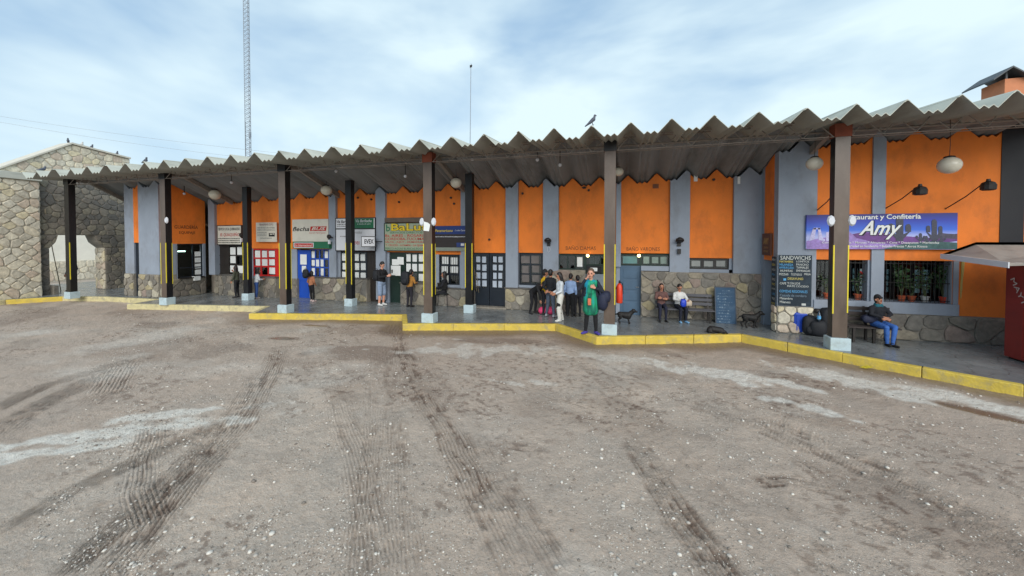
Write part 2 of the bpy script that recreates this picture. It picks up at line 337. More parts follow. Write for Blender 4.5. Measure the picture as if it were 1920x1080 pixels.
track([(1260, 740), (1420, 800), (1640, 890), (1960, 1060)], .2, 6, .6, .02, .3, .15, seed=5)
track([(1380, 770), (1560, 830), (1760, 930), (2020, 1090)], .2, 6, .75, .022, .3, .15, seed=6)
track([(-60, 850), (60, 770), (160, 715), (300, 660)], .28, 6, .6, .022, .3, .1, seed=7)
track([(-60, 790), (80, 725), (260, 670)], .2, 5, .5, .018, .3, .1, seed=27)
track([(290, 790), (268, 870), (262, 920), (280, 990)], .2, 5, .8, .022, .7, seed=8)
track([(1180, 810), (1230, 890), (1290, 980), (1390, 1120)], .22, 5, .9, .028, .5, .15, seed=9)
track([(-40, 1030), (140, 920), (290, 850), (420, 790)], .2, 5, .5, .018, .3, .15, seed=10)
track([(1400, 900), (1470, 903), (1570, 920)], .13, 3, 1.0, .02, .6, .15, seed=11)
track([(900, 700), (1000, 728), (1140, 775)], .2, 5, .55, .014, .4, seed=12)
track([(900, 842), (960, 832), (1030, 846)], .12, 3, .8, .015, .6, seed=13)
track([(600, 660), (640, 780), (690, 930), (725, 1110)], .24, 6, .4, .014, .2, .1, seed=15)
track([(150, 770), (200, 735), (235, 680)], .35, 6, .8, .02, .5, seed=16)
track([(1000, 610), (1170, 745), (1300, 870), (1520, 1110)], .24, 6, .4, .012, .2, .1, seed=17)
track([(1600, 960), (1760, 1020), (1900, 1100)], .2, 5, .6, .02, .3, .2, seed=18)
def blob(px, py, rx, ry, ang=0, noise=.5, seed=0, f=1.5):      # soft patch in world metres with a broken edge
    c = onz(px, py, 0); a = R(ang); u = (X - c[0]) * math.cos(a) + (Y - c[1]) * math.sin(a); v = -(X - c[0]) * math.sin(a) + (Y - c[1]) * math.cos(a)
    d = np.hypot(u / rx, v / ry); return sstep(1.1, .55, d + noise * 2 * (fbm(X, Y, f, 5, seed + 200) - .5))
for a in [(190, 815, 1.5, .2, 32), (330, 775, 1.1, .16, 30), (110, 845, .8, .16, 32)]: pale = np.maximum(pale, 1.0 * blob(*a, noise=1.3, seed=int(a[0]), f=2.6))
for a in [(1640, 728, 1.35, .28, -38), (1560, 706, .9, .3, -36), (1790, 745, 1.0, .3, -38), (1500, 762, .8, .16, -30), (1340, 700, 1.0, .3, -20), (1400, 705, .8, .22, -25), (1900, 775, .5, .12, -38), (1020, 718, .5, .1, -20), (920, 712, .6, .08, -8), (1150, 672, 1.2, .25, 4), (900, 655, 1.8, .5, 8)]: pale = np.maximum(pale, (.62 if a[0] < 1200 else 1.3) * blob(*a, noise=1.5, seed=int(a[0]), f=2.6))
kd = seg_dist(X, Y, KT)[0]; near = sstep(1.0, .25, kd + .9 * (fbm(X, Y, .9, 4, 61) - .5)) * sstep(-16, -9, X)
mud = np.maximum(mud, .8 * near); pale *= 1 - .8 * near; wet = np.maximum(wet, .6 * near)
for a in [(530, 634, .55, .2, 5), (590, 610, .6, .12, 5), (1860, 778, .7, .18, -38), (500, 583, .0, .0, 0)][:3]:
    b_ = blob(*a, noise=.5, seed=int(a[0])); wet = np.maximum(wet, 1.0 * b_); mud = np.maximum(mud, .75 * b_); pale *= 1 - b_; hz = hz * (1 - b_) - .012 * b_
for a in [(700, 665, 1.6, 1.0, 0), (1330, 640, 1.4, .35, 15), (960, 640, 1.6, .25, 15), (1700, 740, .9, .12, -38)]: mud = np.maximum(mud, .6 * blob(*a, noise=1.0, seed=int(a[0]) + 5)); 
hz[kd < .3] = np.minimum(hz[kd < .3], .015)
n0, n1 = X.shape; idx = np.arange(n0 * n1).reshape(n0, n1); F = np.stack([idx[:-1, :-1], idx[:-1, 1:], idx[1:, 1:], idx[1:, :-1]], -1).reshape(-1, 4)
me = bpy.data.meshes.new('ground'); me.vertices.add(n0 * n1); me.vertices.foreach_set('co', np.stack([X, Y, hz], -1).ravel())
me.loops.add(F.size); me.loops.foreach_set('vertex_index', F.ravel()); me.polygons.add(len(F)); me.polygons.foreach_set('loop_start', np.arange(0, F.size, 4)); me.polygons.foreach_set('loop_total', np.full(len(F), 4))
me.update(calc_edges=True); me.polygons.foreach_set('use_smooth', np.ones(len(F), bool))
at = me.color_attributes.new('masks', 'FLOAT_COLOR', 'POINT'); at.data.foreach_set('color', np.stack([mud, np.clip(pale, 0, 1), wet, warm], -1).ravel())
def ground_mat():
    m = bpy.data.materials.new('gravel_yard'); m.use_nodes = True; t = m.node_tree; p = t.nodes['Principled BSDF']; N = t.nodes.new; L = t.links.new
    a = N('ShaderNodeVertexColor'); a.layer_name = 'masks'; sp = N('ShaderNodeSeparateColor'); L(a.outputs['Color'], sp.inputs[0])
    g = N('ShaderNodeNewGeometry')
    def noise(s, d=6, r=.65):
        n = N('ShaderNodeTexNoise'); n.inputs['Scale'].default_value = s; n.inputs['Detail'].default_value = d; n.inputs['Roughness'].default_value = r; L(g.outputs['Position'], n.inputs['Vector']); return n.outputs['Fac']
    def mixc(fac, A, B):
        n = N('ShaderNodeMix'); n.data_type = 'RGBA'; L(fac, n.inputs['Factor'])
        (L(A, n.inputs['A']) if not isinstance(A, tuple) else setattr(n.inputs['A'], 'default_value', A)); (L(B, n.inputs['B']) if not isinstance(B, tuple) else setattr(n.inputs['B'], 'default_value', B)); return n.outputs['Result']
    def ramp(f, a_, b_, va=0, vb=1):
        n = N('ShaderNodeMapRange'); n.inputs['From Min'].default_value = a_; n.inputs['From Max'].default_value = b_; n.inputs['To Min'].default_value = va; n.inputs['To Max'].default_value = vb; L(f, n.inputs['Value']); return n.outputs['Result']
    def mul(x, y):
        n = N('ShaderNodeMath'); n.operation = 'MULTIPLY'; L(x, n.inputs[0]); (L(y, n.inputs[1]) if not isinstance(y, float) else setattr(n.inputs[1], 'default_value', y)); return n.outputs[0]
    c = mixc(ramp(noise(1.1), .35, .65), lin((172, 158, 144)), lin((202, 180, 160)))
    c = mixc(ramp(noise(40, 3, .8), .45, .75), c, lin((206, 194, 181)))
    c = mixc(ramp(noise(22, 4, .8), .56, .72, 0, .7), c, lin((112, 101, 92)))
    vo = N('ShaderNodeTexVoronoi'); vo.inputs['Scale'].default_value = 60; L(g.outputs['Position'], vo.inputs['Vector'])
    c = mixc(mul(ramp(vo.outputs['Distance'], .22, .12), ramp(noise(6, 3), .5, .6, 0, .75)), c, lin((214, 208, 198)))
    c = mixc(ramp(a.outputs['Alpha'], .35, .65, 0, .55), c, lin((178, 158, 142)))
    c = mixc(mul(sp.outputs['Red'], ramp(noise(16, 5), .25, .6, .55, 1.0)), c, lin((106, 84, 69)))
    c = mixc(mul(sp.outputs['Green'], ramp(noise(9, 8, .75), .36, .6, .35, 1.0)), c, lin((228, 222, 211)))
    c = mixc(mul(sp.outputs['Blue'], .45), c, lin((96, 78, 64)))
    v2 = N('ShaderNodeTexVoronoi'); v2.inputs['Scale'].default_value = 30; L(g.outputs['Position'], v2.inputs['Vector'])
    c = mixc(mul(ramp(v2.outputs['Distance'], .2, .08), ramp(noise(2.5, 4), .5, .66, 0, .8)), c, lin((92, 80, 70)))  # dark specks painted in as the shade of small dents
    L(c, p.inputs['Base Color'])
    L(mul(ramp(sp.outputs['Blue'], 0, 1, .92, .12), ramp(noise(3), .3, .7, .85, 1.0)), p.inputs['Roughness'])
    h = N('ShaderNodeMath'); h.operation = 'ADD'; L(noise(55, 5, .75), h.inputs[0]); L(mul(noise(16, 5, .7), 1.5), h.inputs[1])
    b = N('ShaderNodeBump'); b.inputs['Distance'].default_value = .03; L(h.outputs[0], b.inputs['Height']); L(ramp(sp.outputs['Blue'], 0, 1, .75, .08), b.inputs['Strength']); L(b.outputs['Normal'], p.inputs['Normal'])
    return m
GM = ground_mat(); me.materials.append(GM)
go = bpy.data.objects.new('ground', me); COL.objects.link(go); WB[go] = Vector(); struct(go, 'muddy grey gravel yard with tyre tracks')
mb = MB(); mb.add([(-2500, -2500, -.06), (2500, -2500, -.06), (2500, 2500, -.06), (-2500, 2500, -.06)], [(0, 1, 2, 3)])
struct(mb.build('terrain', M('dry_earth', (172, 160, 148), .95, .15, .6, .4, 20)), 'flat dry earth around the station')
# loose gravel
def ico():
    t = (1 + 5 ** .5) / 2; v = np.array([(-1, t, 0), (1, t, 0), (-1, -t, 0), (1, -t, 0), (0, -1, t), (0, 1, t), (0, -1, -t), (0, 1, -t), (t, 0, -1), (t, 0, 1), (-t, 0, -1), (-t, 0, 1)], float); v /= np.linalg.norm(v[0])
    f = [(0, 11, 5), (0, 5, 1), (0, 1, 7), (0, 7, 10), (0, 10, 11), (1, 5, 9), (5, 11, 4), (11, 10, 2), (10, 7, 6), (7, 1, 8), (3, 9, 4), (3, 4, 2), (3, 2, 6), (3, 6, 8), (3, 8, 9), (4, 9, 5), (2, 4, 11), (6, 2, 10), (8, 6, 7), (9, 8, 1)]
    return v, np.array(f)
iv, iff = ico(); NP = 9000
pyy = GY0 + .5 + (10.2 - GY0) * rng.random(NP) ** 1.5; pxx = rng.uniform(-1.45, 1.25, NP) * (pyy + 1.2) - .25 * pyy; pxx = np.clip(pxx, -24, 9)
keep = fbm(pxx, pyy, .9, 4, 301) + .25 * (rng.random(NP) - .5) > .46; kk = seg_dist(pxx, pyy, KT)[0] > .35; inside = np.ones(NP, bool)
for a, b in zip(KT[:-1], KT[1:]):
    pass
lim = np.interp(pxx, [k[0] for k in sorted(KT)], [min(k[1], 10.0) for k in sorted(KT)]); keep &= (pyy < lim - .3) & kk
pxx, pyy = pxx[keep], pyy[keep]; n = len(pxx); sz = .005 + .017 * rng.random(n) ** 4 + .006 * (rng.random(n) < .04)
iz = ghz(pxx, pyy)
V = iv[None] * (1 + .25 * (rng.random((n, 12, 1)) - .5)) * np.stack([sz * rng.uniform(.8, 1.5, n), sz * rng.uniform(.8, 1.3, n), sz * rng.uniform(.45, .8, n)], -1)[:, None]
an = rng.uniform(0, 6.28, n); ca, sa = np.cos(an)[:, None], np.sin(an)[:, None]
V = np.stack([V[..., 0] * ca - V[..., 1] * sa + pxx[:, None], V[..., 0] * sa + V[..., 1] * ca + pyy[:, None], V[..., 2] + (iz + sz * .25)[:, None]], -1)
Fp = (iff[None] + 12 * np.arange(n)[:, None, None]).reshape(-1, 3)
me = bpy.data.meshes.new('gravel'); me.from_pydata(V.reshape(-1, 3).tolist(), [], Fp.tolist())
pm = [M('pebble_pale', (212, 205, 194), .85, .1, 30, .1), M('pebble_grey', (178, 170, 160), .9, .1, 30, .1), M('pebble_dark', (128, 118, 108), .9, .1, 30, .1)]
for m_ in pm: me.materials.append(m_)
me.polygons.foreach_set('material_index', np.repeat(rng.choice([0, 0, 1, 1, 1, 2], n), 20)); me.polygons.foreach_set('use_smooth', np.ones(len(Fp), bool)); me.update()
gv = bpy.data.objects.new('gravel', me); COL.objects.link(gv); WB[gv] = Vector(); gv['kind'] = 'stuff'; gv['label'] = 'loose pale pebbles scattered over the muddy yard'
# grit: many tiny octahedra
ov = np.array([(1, 0, 0), (-1, 0, 0), (0, 1, 0), (0, -1, 0), (0, 0, 1), (0, 0, -1)], float); of = np.array([(0, 2, 4), (2, 1, 4), (1, 3, 4), (3, 0, 4), (2, 0, 5), (1, 2, 5), (3, 1, 5), (0, 3, 5)])
NP = 52000; pyy = GY0 + .4 + (9.9 - GY0) * rng.random(NP) ** 1.6; pxx = np.clip(rng.uniform(-1.5, 1.3, NP) * (pyy + 1.0) - .25 * pyy, -24, 9)
lim = np.interp(pxx, [k[0] for k in sorted(KT)], [min(k[1], 10.0) for k in sorted(KT)]); kp = (pyy < lim - .3) & (fbm(pxx, pyy, 2.1, 3, 411) > .45); pxx, pyy = pxx[kp], pyy[kp]; n = len(pxx)
sz = .0035 + .006 * rng.random(n) ** 2; iz = ghz(pxx, pyy)
V = ov[None] * rng.uniform(.7, 1.4, (n, 6, 1)) * sz[:, None, None] * np.array([1.2, 1.2, .8]); an = rng.uniform(0, 6.28, n); ca, sa = np.cos(an)[:, None], np.sin(an)[:, None]
V = np.stack([V[..., 0] * ca - V[..., 1] * sa + pxx[:, None], V[..., 0] * sa + V[..., 1] * ca + pyy[:, None], V[..., 2] + (iz + sz * .3)[:, None]], -1); Fp = (of[None] + 6 * np.arange(n)[:, None, None]).reshape(-1, 3)
me = bpy.data.meshes.new('grit'); me.from_pydata(V.reshape(-1, 3).tolist(), [], Fp.tolist())
for m_ in pm: me.materials.append(m_)
me.polygons.foreach_set('material_index', np.repeat(rng.choice([0, 1, 1, 2, 2], n), 8)); me.update()
gt_ = bpy.data.objects.new('grit', me); COL.objects.link(gt_); WB[gt_] = Vector(); gt_['kind'] = 'stuff'; gt_['label'] = 'fine grit strewn over the muddy yard'
# ================================================================== PLATFORM AND KERB
def offset_line(pts, d):
    res = []
    for i, p in enumerate(pts):
        a = pts[max(i - 1, 0)]; b = pts[min(i + 1, len(pts) - 1)]
        def nrm(u, w): l = math.hypot(w[0] - u[0], w[1] - u[1]); return (-(w[1] - u[1]) / l, (w[0] - u[0]) / l)
        n1_ = nrm(a, p) if i else nrm(p, b); n2_ = nrm(p, b) if i < len(pts) - 1 else n1_
        mx_, my_ = n1_[0] + n2_[0], n1_[1] + n2_[1]; k = d / max(.5, (mx_ * n1_[0] + my_ * n1_[1])); res.append((p[0] + mx_ * k, p[1] + my_ * k))
    return res
KI = offset_line(KT, .16)
plat = M('slate_paving', (126, 130, 131), .24, .32, 1.6, .25, 9, dirt=((96, 99, 101), .6, .8), rvar=.2)
t = plat.node_tree; p_ = t.nodes['Principled BSDF']; g_ = t.nodes.new('ShaderNodeNewGeometry'); vo = t.nodes.new('ShaderNodeTexVoronoi'); vo.feature = 'DISTANCE_TO_EDGE'; vo.inputs['Scale'].default_value = 2.6
t.links.new(g_.outputs['Position'], vo.inputs['Vector']); mr = t.nodes.new('ShaderNodeMapRange'); mr.inputs['From Max'].default_value = .035; mr.inputs['To Min'].default_value = .62; t.links.new(vo.outputs['Distance'], mr.inputs['Value'])
lk = p_.inputs['Base Color'].links[0].from_socket; mm = t.nodes.new('ShaderNodeMix'); mm.data_type = 'RGBA'; mm.blend_type = 'MULTIPLY'; mm.inputs['Factor'].default_value = 1
t.links.new(lk, mm.inputs['A']); t.links.new(mr.outputs['Result'], mm.inputs['B']); t.links.new(mm.outputs['Result'], p_.inputs['Base Color'])
mb = MB(); poly = [(x, y, .198) for x, y in KI] + [(11.2, 19, .198), (-31, 19, .198), (-31, 7.6, .198)]
mb.add(poly, [tuple(range(len(poly)))]); pl = mb.build('pavement', plat); struct(pl, 'wet grey slate paving of the raised bus platform')
kr = empty('kerb', (KT[11][0], KT[11][1], 0)); struct(kr, 'yellow painted saw-tooth kerb along the bus platform')
for i in range(len(KT) - 1):
    a, b, ai, bi = KT[i], KT[i + 1], KI[i], KI[i + 1]; L_ = math.hypot(b[0] - a[0], b[1] - a[1]); k = max(1, round(L_ / 1.35)); rs = random.Random(i)
    for j in range(k):
        t0, t1 = j / k, (j + 1) / k; g = .004 / L_
        e0 = t0 + (g if j else 0); e1 = t1 - (g if j < k - 1 else 0)
        lp = lambda u, w, tt: (u[0] + (w[0] - u[0]) * tt, u[1] + (w[1] - u[1]) * tt)
        q = [lp(a, b, e0), lp(a, b, e1), lp(ai, bi, e1), lp(ai, bi, e0)]; h = .2 + rs.uniform(-.004, .006)
        mat = KERBM if i >= 7 else (KERBP if i != 1 else KERBM)
        MB().prism([(x, y, -.12) for x, y in q], (0, 0, h + .12)).build('kerb_stone', mat, kr, bevel=.018)
# ================================================================== ROOF PROFILE
RPX = [(70.8, 322.5), (102.5, 320), (133.8, 317), (166.8, 313), (200, 310), (235.5, 307.5), (272, 302), (310, 299), (349.5, 296.5), (390.5, 293), (433.8, 288.8), (478.8, 284.5), (525, 280.8), (573.8, 276), (624.5, 271.5), (676.8, 265.5), (730.8, 260.5), (788, 256.3), (847.5, 250.5), (908, 245.5), (973, 240), (1039.5, 233.5), (1108.8, 229.5), (1183, 222.5), (1259, 216.8), (1338.8, 210.5), (1422.5, 204.5), (1511, 198), (1603.8, 192.5), (1700, 182.5), (1797.5, 176.8), (1899.5, 169.5)]
YE = 9.6
RX = [float(ony(x, y, YE)[0]) for x, y in RPX]
RX = [RX[0] - (RX[1] - RX[0])] + RX + [RX[-1] + .92 * (i + 1) for i in range(3)]
YR = 11.2; YW = 13.4
ZW = [(float(ony(x, y, YW)[0]), float(ony(x, y, YW)[2])) for x, y in [(240, 395), (392, 381), (500, 374), (650, 364), (830, 355), (980, 348), (1115, 344), (1205, 339), (1281, 333), (1400, 328)]]
ZW = [(x, z) for x, z in ZW] + [(6, 5.0), (12, 5.05)]
def zwall(x): return float(np.interp(x, [a for a, b in ZW], [b for a, b in ZW]))
def zbase(x, y):
    zf = 5.24
    if y <= YR: return zf + .12 * (y - YE)
    zr = zf + .12 * (YR - YE); return zr + (zwall(x) - zr) * (y - YR) / (YW - YR)
def prof(x):
    i = int(np.clip(np.searchsorted(RX, x) - 1, 0, len(RX) - 2)); w = RX[i + 1] - RX[i]; t = (x - RX[i]) / w; t = t - math.floor(t)
    d = min(t, 1 - t)
    if d < .33: k = 1 - d / .33; return .31 * (k if k < .88 else .88 + .12 * (1 - ((1 - k) / .12) ** 2) * .6)
    return .03 * (1 - math.cos(2 * math.pi * 2 * (t - .33) / .34))
SAMP = [0, .02, .04, .13, .23, .33, .365, .40, .415, .45, .5, .55, .585, .60, .635, .67, .77, .87, .96, .98, 1.0]
station = empty('station_building', (-8, 13.4, .2)); tag(station, 'long orange and blue-grey bus station with stone base under a corrugated canopy', 'building')
roof = MB().tube([(RX[0] + .1, YR, zbase(0, YR) - .045), (RX[-1], YR, zbase(0, YR) - .045)], .03, 8).build('roof', STEEL, station)
def sheet(i, y0, y1, th=.014):
    w = RX[i + 1] - RX[i]; xs = [RX[i] + (s * 1.0 - .5) * 0 + s * w for s in SAMP]; ys = [y0, (y0 + y1) / 2, y1] if y1 - y0 > 2.5 else [y0, y1]
    V = []; F = []; MI = []; n = len(xs); rj = random.Random(i * 31 + int(y0)); lift = .012 * (i % 2) + rj.uniform(-.003, .003); xs = [xs[0] - .045] + xs + [xs[-1] + .045]; n = len(xs)
    for k in (0, 1):
        for y in ys:
            for x in xs: V.append((x, y, zbase(x, y) + prof(x) + k * th + lift))
    m = len(ys); o = n * m
    for j in range(m - 1):
        for a in range(n - 1):
            q = j * n + a; F.append((q, q + 1, q + n + 1, q + n)); MI.append(1); F.append((o + q, o + q + n, o + q + n + 1, o + q + 1)); MI.append(0)
    for a in range(n - 1): F.append((a, o + a, o + a + 1, a + 1)); q = (m - 1) * n + a; F.append((q, q + 1, o + q + 1, o + q))
    for j in range(m - 1):
        for a in (0, n - 1): q = j * n + a; F.append((q, q + n, o + q + n, o + q))
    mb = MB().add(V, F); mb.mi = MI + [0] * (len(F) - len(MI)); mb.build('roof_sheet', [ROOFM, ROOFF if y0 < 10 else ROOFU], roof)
for i in range(len(RX) - 1):
    sheet(i, YE - .03 + random.Random(i).uniform(-.05, .04), YR + .15)
    sheet(i, YR + .12, 18.0)
# ================================================================== WALLS
def fol(name, mat, parent, X0, X1, z0, Y, depth, ztop=None):        # wall panel whose top follows the corrugated roof
    xs = sorted([X0, X1] + [x for i in range(len(RX) - 1) for x in [RX[i] + s * (RX[i + 1] - RX[i]) for s in (0, .04, .33, .415, .5, .585, .67, .96)] if X0 < x < X1])
    pts = [(X0, Y, z0), (X1, Y, z0)] + [(x, Y, min(zbase(x, Y), zbase(x, Y + depth)) + prof(x) - .012) for x in xs[::-1]]
    return MB().prism(pts, (0, depth, 0)).build(name, mat, parent)
def fpx(name, mat, parent, x0, x1, yb, Y, depth):
    a, b, c, d = rect_px(x0, yb - 60, x1, yb, Y); return fol(name, mat, parent, a, c, b, Y, depth)
def window(x0, y0, x1, y1, Y, nc, nr, mat, parent, paper=(), bar=.03, glass=GLASS, pmat=None, name='window', X=None, fr=.05):
    if X is None:
        a, b, c, d = rect_px(x0, y0, x1, y1, Y)
    else: a, b, c, d = x0, y0, x1, y1
    mb = MB(); D = .05
    mb.box(a, Y, b, a + fr, Y + D, d); mb.box(c - fr, Y, b, c, Y + D, d); mb.box(a + fr, Y, d - fr, c - fr, Y + D, d); mb.box(a + fr, Y, b, c - fr, Y + D, b + fr)
    us = [a + fr + (c - a - 2 * fr) * i / nc for i in range(nc + 1)]; vs = [b + fr + (d - b - 2 * fr) * j / nr for j in range(nr + 1)]
    for u in us[1:-1]: mb.box(u - bar / 2, Y + .004, b + fr, u + bar / 2, Y + D - .004, d - fr)
    for v in vs[1:-1]:
        for i in range(nc): mb.box(us[i] + (bar / 2 if i else 0), Y + .006, v - bar / 2, us[i + 1] - (bar / 2 if i < nc - 1 else 0), Y + D - .006, v + bar / 2)
    w = mb.build(name, mat, parent)
    for i in range(nc):
        for j in range(nr):
            MB().box(us[i] + .004, Y + .03, vs[j] + .004, us[i + 1] - .004, Y + .034, vs[j + 1] - .004).build('pane', glass, w)
            k = j * nc + i
            if paper == 'all' or k in paper:
                rs = random.Random(int(abs(a) * 100) + k); w_, h_ = us[i + 1] - us[i], vs[j + 1] - vs[j]; m1, m2 = rs.uniform(.06, .2), rs.uniform(.06, .2)
                MB().box(us[i] + w_ * m1, Y + .022, vs[j] + h_ * m2, us[i + 1] - w_ * rs.uniform(.06, .2), Y + .026, vs[j + 1] - h_ * rs.uniform(.05, .15)).build('paper_sheet', pmat or WHITE, w)
    return w
def base_stones(x0, ytop, x1, Y, parent, size=.3, mat=STONE, seed=1, zt=None, depth=.2, aspect=1.25, ends=True, name='stone_base'):
    a, b, c, d = rect_px(x0, ytop, x1, ytop + 30, Y); d = zt or d
    w = box(name, MORTAR, parent, a, Y, .19, c, Y + depth, d)
    stones(rectpoly(a, .2, c, d), size, lambda u, v, k: (u, Y - k, v), w, mat, seed=seed, aspect=aspect)
    return w
Yw = YW
# pilasters
for x0, x1, yb in [(391.5, 403, 515), (617, 630, 523), (705, 723, 562), (864, 876, 541), (948, 971, 541), (1018, 1047, 508), (1155, 1164, 500), (1256, 1293, 511), (1375, 1428, 513)]:
    fpx('pilaster', BLUEGREY, station, x0, x1, yb, Yw - .12, .36)
# orange panels
for x0, x1, yb in [(403, 465, 459), (465, 526, 466), (526, 617, 467), (630, 705, 471), (723, 803, 473), (803, 864, 477), (876, 948, 474), (971, 1018, 474), (1047, 1155, 476), (1164, 1256, 475), (1293, 1375, 484)]:
    fpx('orange_panel', ORANGE, station, x0, x1, yb, Yw, .25)
# blue-grey wall between openings
for x0, y0, x1, y1 in [(457, 465, 474, 552), (525, 467, 557, 554), (630, 471, 638, 530), (723, 473, 730, 566), (797, 476, 823, 542), (862, 476, 876, 542), (823, 534, 862, 542), (876, 474, 887, 575), (971, 535, 1018, 542), (638, 528, 688, 532), (1155, 497, 1162, 602), (1367, 484, 1375, 512), (1293, 505, 1375, 512), (1018, 505, 1047, 541)]:
    pbox('wall', BLUEGREY, station, x0, y0, x1, y1, Yw + .01, .24, z0=.19 if y1 > 550 else None)
# counters and stone base
ctop = M('counter_slab', (92, 88, 84), .6, .15, 4, .1)
for x0, yt, x1, dp, sd, sz in [(411, 517, 457, .32, 1, .26), (483, 521, 517, .3, 2, .26), (581, 522, 688, .16, 3, .3), (751, 532, 800, .3, 4, .28), (818, 542, 888, .1, 5, .28), (947, 542, 1020, .12, 6, .3)]:
    w = base_stones(x0, yt, x1, Yw - dp, station, sz, STONE_D if dp > .2 else STONE, sd, depth=dp + .2)
    a, b, c, d = rect_px(x0, yt, x1, yt + 30, Yw - dp); MB().box(a - .03, Yw - dp - .05, d, c + .03, Yw + .05, d + .04).build('counter_top', ctop, w, bevel=.008)
base_stones(403, 517, 411, Yw - .05, station, .26, STONE_D, 11)
base_stones(457, 522, 474, Yw - .05, station, .26, STONE_D, 12)
base_stones(525, 522, 557, Yw - .05, station, .26, STONE_D, 13)
base_stones(1019, 506, 1097, Yw - .1, station, .3, STONE, 14, depth=.34)
base_stones(1202, 512, 1430, Yw - .13, station, .26, STONE, 15, depth=.37, zt=float(ony(1300, 511, Yw - .13)[2]))
pbox('sill', BLUEGREY, station, 1202, 499, 1256, 508, Yw - .06, .3)
# openings
window(403.5, 459.5, 428, 515, Yw + .08, 1, 3, DKWOOD, station, fr=.06, glass=DKWOOD, name='shutter')
window(428, 459.5, 457, 516, Yw + .08, 2, 3, DKWOOD, station, paper=(0, 1, 2, 4, 5), bar=.05)
window(474, 466, 518, 518, Yw + .06, 3, 3, REDP, station, paper=(2, 3, 4, 5, 6, 7, 8), bar=.07, fr=.07)
def door(x0, y0, x1, y1, Y, mat, parent, panels=(1, 4), handle=True, glass=None, name='door'):
    a, b, c, d = rect_px(x0, y0, x1, y1, Y); b = .2; D = .05; mb = MB(); nc, nr = panels; fr = .08
    dr = MB().box(a, Y + .02, b, c, Y + .06, d).build(name, mat, parent) if glass is None else None
    if glass is None:
        us = [a + fr + (c - a - 2 * fr) * i / nc for i in range(nc + 1)]; vs = [b + fr + (d - b - 2 * fr) * j / nr for j in range(nr + 1)]
        for i in range(nc):
            for j in range(nr):
                MB().box(us[i] + .03, Y + .004, vs[j] + .03, us[i + 1] - .03, Y + .024, vs[j + 1] - .03).build('door_panel', mat, dr, bevel=.008)
        if handle: MB().tube([(c - .07, Y + .02, b + .95), (c - .07, Y - .03, b + .95), (c - .16, Y - .03, b + .95)], .011, 6).build('handle', CHROME, dr)
    return dr
door(517.5, 467, 525, 554, Yw + .02, REDP, station, (1, 3), False)
door(557, 469, 581, 553, Yw + .04, BLUEP, station, (1, 3))
window(581, 467, 617.5, 520, Yw + .06, 4, 3, BLUEP, station, paper=(0, 2, 4, 5, 6, 8, 11), bar=.05)
window(638, 472, 688, 528, Yw + .06, 4, 3, DKBLUE, station, paper='all', bar=.05)
door(688, 472, 705, 564, Yw + .05, DKWOOD, station, (2, 3))
dg = door(730, 473, 757.5, 566, Yw + .05, DKGREEN, station, (1, 3))
window(757.5, 473, 797, 531, Yw + .06, 3, 3, DKGREEN, station, paper=(3, 4, 5, 6, 7, 8, 2), bar=.05)
w = window(823, 478, 862, 534, Yw + .06, 2, 3, DKBLUE, station, paper=(0, 2, 3, 4, 5), bar=.07)
a, b, c, d = rect_px(823, 478, 862, 534, Yw + .06); mb = MB()
for i in range(9): u = a + (c - a) * (i + .5) / 9; mb.tube([(u, Yw + .02, b + .03), (u, Yw + .02, d - .03)], .008, 5)
mb.build('bar_grille', BLACKP, w)
for x0, x1 in ((887, 917.5), (917.5, 948)):            # glazed double doors
    a, b, c, d = rect_px(x0, 475, x1, 573, Yw + .06); zm = .2 + (d - .2) * .32
    dd = MB().box(a + .01, Yw + .06, .2, c - .01, Yw + .1, zm).build('door', DKBLUE, station, bevel=.006)
    window(a + .01, zm, c - .01, d, Yw + .06, 2, 4, DKBLUE, dd, paper='all', bar=.06, fr=.09, X=1, name='glazing', pmat=M('curtain', (176, 186, 200), .9, .1, 4, 0))
MB().box(*(rect_px(887, 475, 948, 573, Yw)[0] - .1, Yw - .25, .199, rect_px(887, 475, 948, 573, Yw)[2] + .1, Yw + .1, .26)).build('doorstep', MORTAR, station, bevel=.01)
window(972, 475, 1017.5, 535, Yw + .08, 2, 3, DKBLUE, station, paper='all', bar=.05, fr=.07, pmat=M('grey_curtain', (112, 106, 104), .9, .2, 4, 0))
window(1047, 477, 1097, 506, Yw + .06, 3, 1, DKGREEN, station, paper=(2,), bar=.04, fr=.05)
a, b, c, d = rect_px(1097, 477, 1134, 592, Yw + .08)
dd = door(1097, 513, 1155, 592, Yw + .08, M('grey_door', (120, 130, 138), .5, .1, 3, .05), station, (1, 3))
window(1097, 477, 1155, 498, Yw + .06, 2, 1, DKGREEN, station, bar=.04)
bs = pbox('sign_board', BLACKP, dd, 1100, 499, 1128, 511, Yw + .05, .04); pbox('sticker', WHITE, dd, 1107, 502, 1120, 508.5, Yw + .045, .004)
pbox('wall', DKGREEN, station, 1097, 497, 1155, 514, Yw + .1, .1)
door(1162, 498, 1201.5, 601, Yw + .05, DOORBLUE, station, (1, 4))
window(1162, 477, 1201.5, 498, Yw + .06, 1, 1, DKGREEN, station, paper='all', pmat=M('teal_pane', (96, 138, 138), .5, .2, 3, 0))
window(1201.5, 477, 1256, 499, Yw + .06, 3, 1, DKGREEN, station, paper='all', bar=.06, pmat=M('frosted', (128, 146, 136), .5, .2, 5, 0))
window(1291, 485, 1367, 505, Yw + .06, 3, 1, BLACKP, station, paper='all', bar=.09, pmat=M('frosted2', (140, 144, 142), .5, .2, 5, 0))
